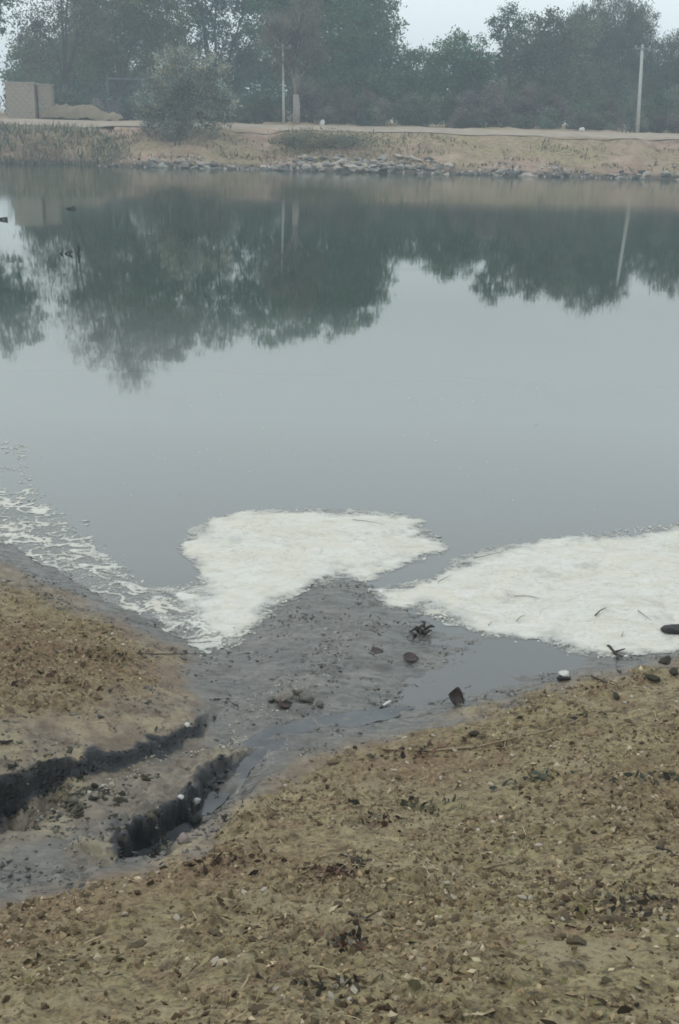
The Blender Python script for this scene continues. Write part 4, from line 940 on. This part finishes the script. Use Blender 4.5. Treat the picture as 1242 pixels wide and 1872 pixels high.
gx, gy = np.linspace(-2.6, 2.8, 60), np.linspace(-1.1, 1.3, 26); X, Y = np.meshgrid(gx, gy)
Z = (.8 * np.exp(-((X + .9) / 1.9) ** 4) + .5 * np.exp(-((X - 1.6) / 1.2) ** 4)) * np.clip(1.15 - (Y / 1.1) ** 4, 0, 1) * (1 + .3 * fbm(X, Y, .8, 3, 9)) + .12 * fbm(X, Y, .3, 3, 8) - .05
o = link('earth_mound', mesh_np('earth_mound', np.stack([X.ravel(), Y.ravel(), Z.ravel()], -1), grid_faces(60, 26), True), M_earth); o.location = b
tag(o, 'low reddish earth mound beside the block hut', 'mound')
D = 83.0; b = at_dist(232, 225, D); b.z = fz(b.x, D); e = empty('pipe_frame', b, 'faint teal pipe frame among the trees right of the mound', 'frame')
for s in (-1.25, 1.25): MB().tube([(s, 0, -.1), (s, 0, 2.75)],   .028, 8).build('post', M_teal, e, True)
MB().tube([(-1.35, 0, 2.8), (1.35, 0, 2.8)], .028, 8).build('crossbar', M_teal, e, True)
for px, D, hh in ((590, 79.6, .45), (1065, 79.4, .40)):
    b = at_dist(px, 230, D); b.z = fz(b.x, D); o = link('marker_stone', rock_mesh('marker_stone', int(px), 2, .1, 1.2, True), M_wstone); o.location = b + Vector((0, 0, .12)); o.scale = (.2, .2, hh * .5)
    tag(o, 'small white marker stone at the back of the road %s' % ('near the leafless tree' if px < 700 else 'left of the right pole'), 'marker stone')

# stones at the far waterline
shapes = [[rock_mesh('stone', 200 + i, 1, .35, .75) for i in range(4)] for _ in M_rock]
for L_, m_ in zip(shapes, M_rock):
    for me in L_: me.materials.append(m_)
def farstone(px, up, s, mi, big):
    w = at_dist(px, 300, 66.5); y0 = 66.3 + .7 * float(fbm(np.array([w.x]), np.array([3.3]), 6, 3, 3)[0]); y_ = y0 + up
    o = bpy.data.objects.new('stone', random.choice(shapes[mi])); COL.objects.link(o)
    o.location = (w.x, y_, max(fz(w.x, y_), -.05) + s * .25); o.scale = (s * random.uniform(.8, 1.5), s * random.uniform(.7, 1.1), s * random.uniform(.6, 1)); o.rotation_euler = (random.uniform(-.3, .3), random.uniform(-.3, .3), random.uniform(0, 6.3))
    return tag(o, 'rubble stone in the heap on the far bank below the road' if big else 'stone at the water line of the far bank', 'stone', 'rubble heap on the far bank' if big else 'stones along the far water line')
for i in range(150):
    px = random.triangular(520, 830, 640); farstone(px, random.triangular(-.2, 3.2, .8), random.uniform(.13, .32), random.choice([0, 0, 1, 2, 2]), True)
for i in range(120):
    px = random.choice([random.uniform(255, 540), random.uniform(255, 540), random.uniform(760, 1300), random.uniform(900, 1250)])
    farstone(px, random.uniform(-.35, .55), random.uniform(.11, .30), random.choice([0, 1, 1, 2]), False)
k = 1500; gx_ = rng.uniform(-15, 42, k); gu = np.abs(rng.normal(0, 1.3, k)) - .2
gy_ = 66.3 + .7 * fbm(gx_, gx_ * 0 + 3.3, 6, 3, 3) + gu; m = fbm(gx_, gy_, 3, 3, 55) + .3 * (gu < .4) > .0; gx_, gy_ = gx_[m], gy_[m]; k = len(gx_); gs = rng.uniform(.05, .14, k)
L = np.einsum('nij,nvj->nvi', rand_rot(k, 1.5), np.repeat(oc[None], k, 0) * gs[:, None, None]) + np.stack([gx_, gy_, np.maximum(far_h(gx_, gy_), -.02) + gs * .2], -1)[:, None, :]
tag(link('gravel', mesh_np('gravel', L.reshape(-1, 3), (ocF_[None] + (np.arange(k) * 6)[:, None, None]).reshape(-1, 3), False, np.repeat(pal(k, [(.42, .37, .32), (.26, .23, .20), (.10, .09, .08)], [3, 3, 2]), 6, 0)), M_litter), 'small broken stone littering the foot of the far bank', kind='stuff')
# grass
def grass(name, xs, ys, hs, cols, label, lean=.5):
    k = len(xs); a = rng.uniform(0, 6.283, k); zz = far_h(xs, ys); wdt = rng.uniform(.02, .05, k)
    lx, ly = rng.normal(0, lean, k) * hs, rng.normal(-.25, lean, k) * hs
    dx, dy = np.cos(a) * wdt, np.sin(a) * wdt; b = np.stack([xs, ys, zz - .03], -1)
    V = np.stack([b - np.stack([dx, dy, 0 * dx], -1), b + np.stack([dx, dy, 0 * dx], -1), b + np.stack([lx * .4 + dx * .7, ly * .4 + dy * .7, hs * .65], -1), b + np.stack([lx * .4 - dx * .7, ly * .4 - dy * .7, hs * .65], -1), b + np.stack([lx, ly, hs * (.98)], -1)], 1)
    Vf = V.reshape(-1, 3); i5 = np.arange(k)[:, None] * 5
    F1 = np.concatenate([i5 + np.array([[0, 1, 2]]), i5 + np.array([[0, 2, 3]]), i5 + np.array([[3, 2, 4]])])
    me = mesh_np(name, Vf, F1, False, np.repeat(cols, 5, 0)); return tag(link(name, me, M_grass), label, kind='stuff')
k = 9000; xs = EDGE_X + 2.0 - rng.random(k) ** .8 * 29; ys = 67.0 + rng.random(k) ** 1.3 * 4.4
grass('tall_grass', xs, ys, rng.uniform(.15, .62, k), pal(k, [(.24, .22, .17), (.17, .18, .13), (.33, .30, .24), (.10, .11, .085)], [3, 3, 2, 1.5]), 'rank grey-green grass hanging over the steep left end of the far bank')
k = 8000; xs = rng.uniform(EDGE_X, 42, k); ys = 67.5 + rng.random(k) * 5; m = fbm(xs, ys * 2, 2.5, 3, 77) > .05; xs, ys = xs[m], ys[m]; k = len(xs)
grass('dry_grass', xs, ys, rng.uniform(.08, .30, k), pal(k, [(.24, .205, .13), (.16, .15, .085), (.30, .25, .17), (.10, .09, .06)], [3, 3, 2, 1]), 'short dry grass in patches over the far bank')

# ------------------------------------------------------------------ haze
MH = bpy.data.materials.new('thin_haze'); MH.use_nodes = True; n = MH.node_tree; n.nodes.clear()
pv = n.nodes.new('ShaderNodeVolumePrincipled'); pv.inputs['Color'].default_value = (.76, .89, .98, 1); pv.inputs['Density'].default_value = .0027; pv.inputs['Anisotropy'].default_value = 0.0
oo = n.nodes.new('ShaderNodeOutputMaterial'); n.links.new(pv.outputs[0], oo.inputs['Volume'])
hz = MB().box((0, 200, 9.0), (560, 460, 24.0)).build('haze', MH)
tag(hz, 'thin blue-grey haze in the air over the pond', kind='stuff')
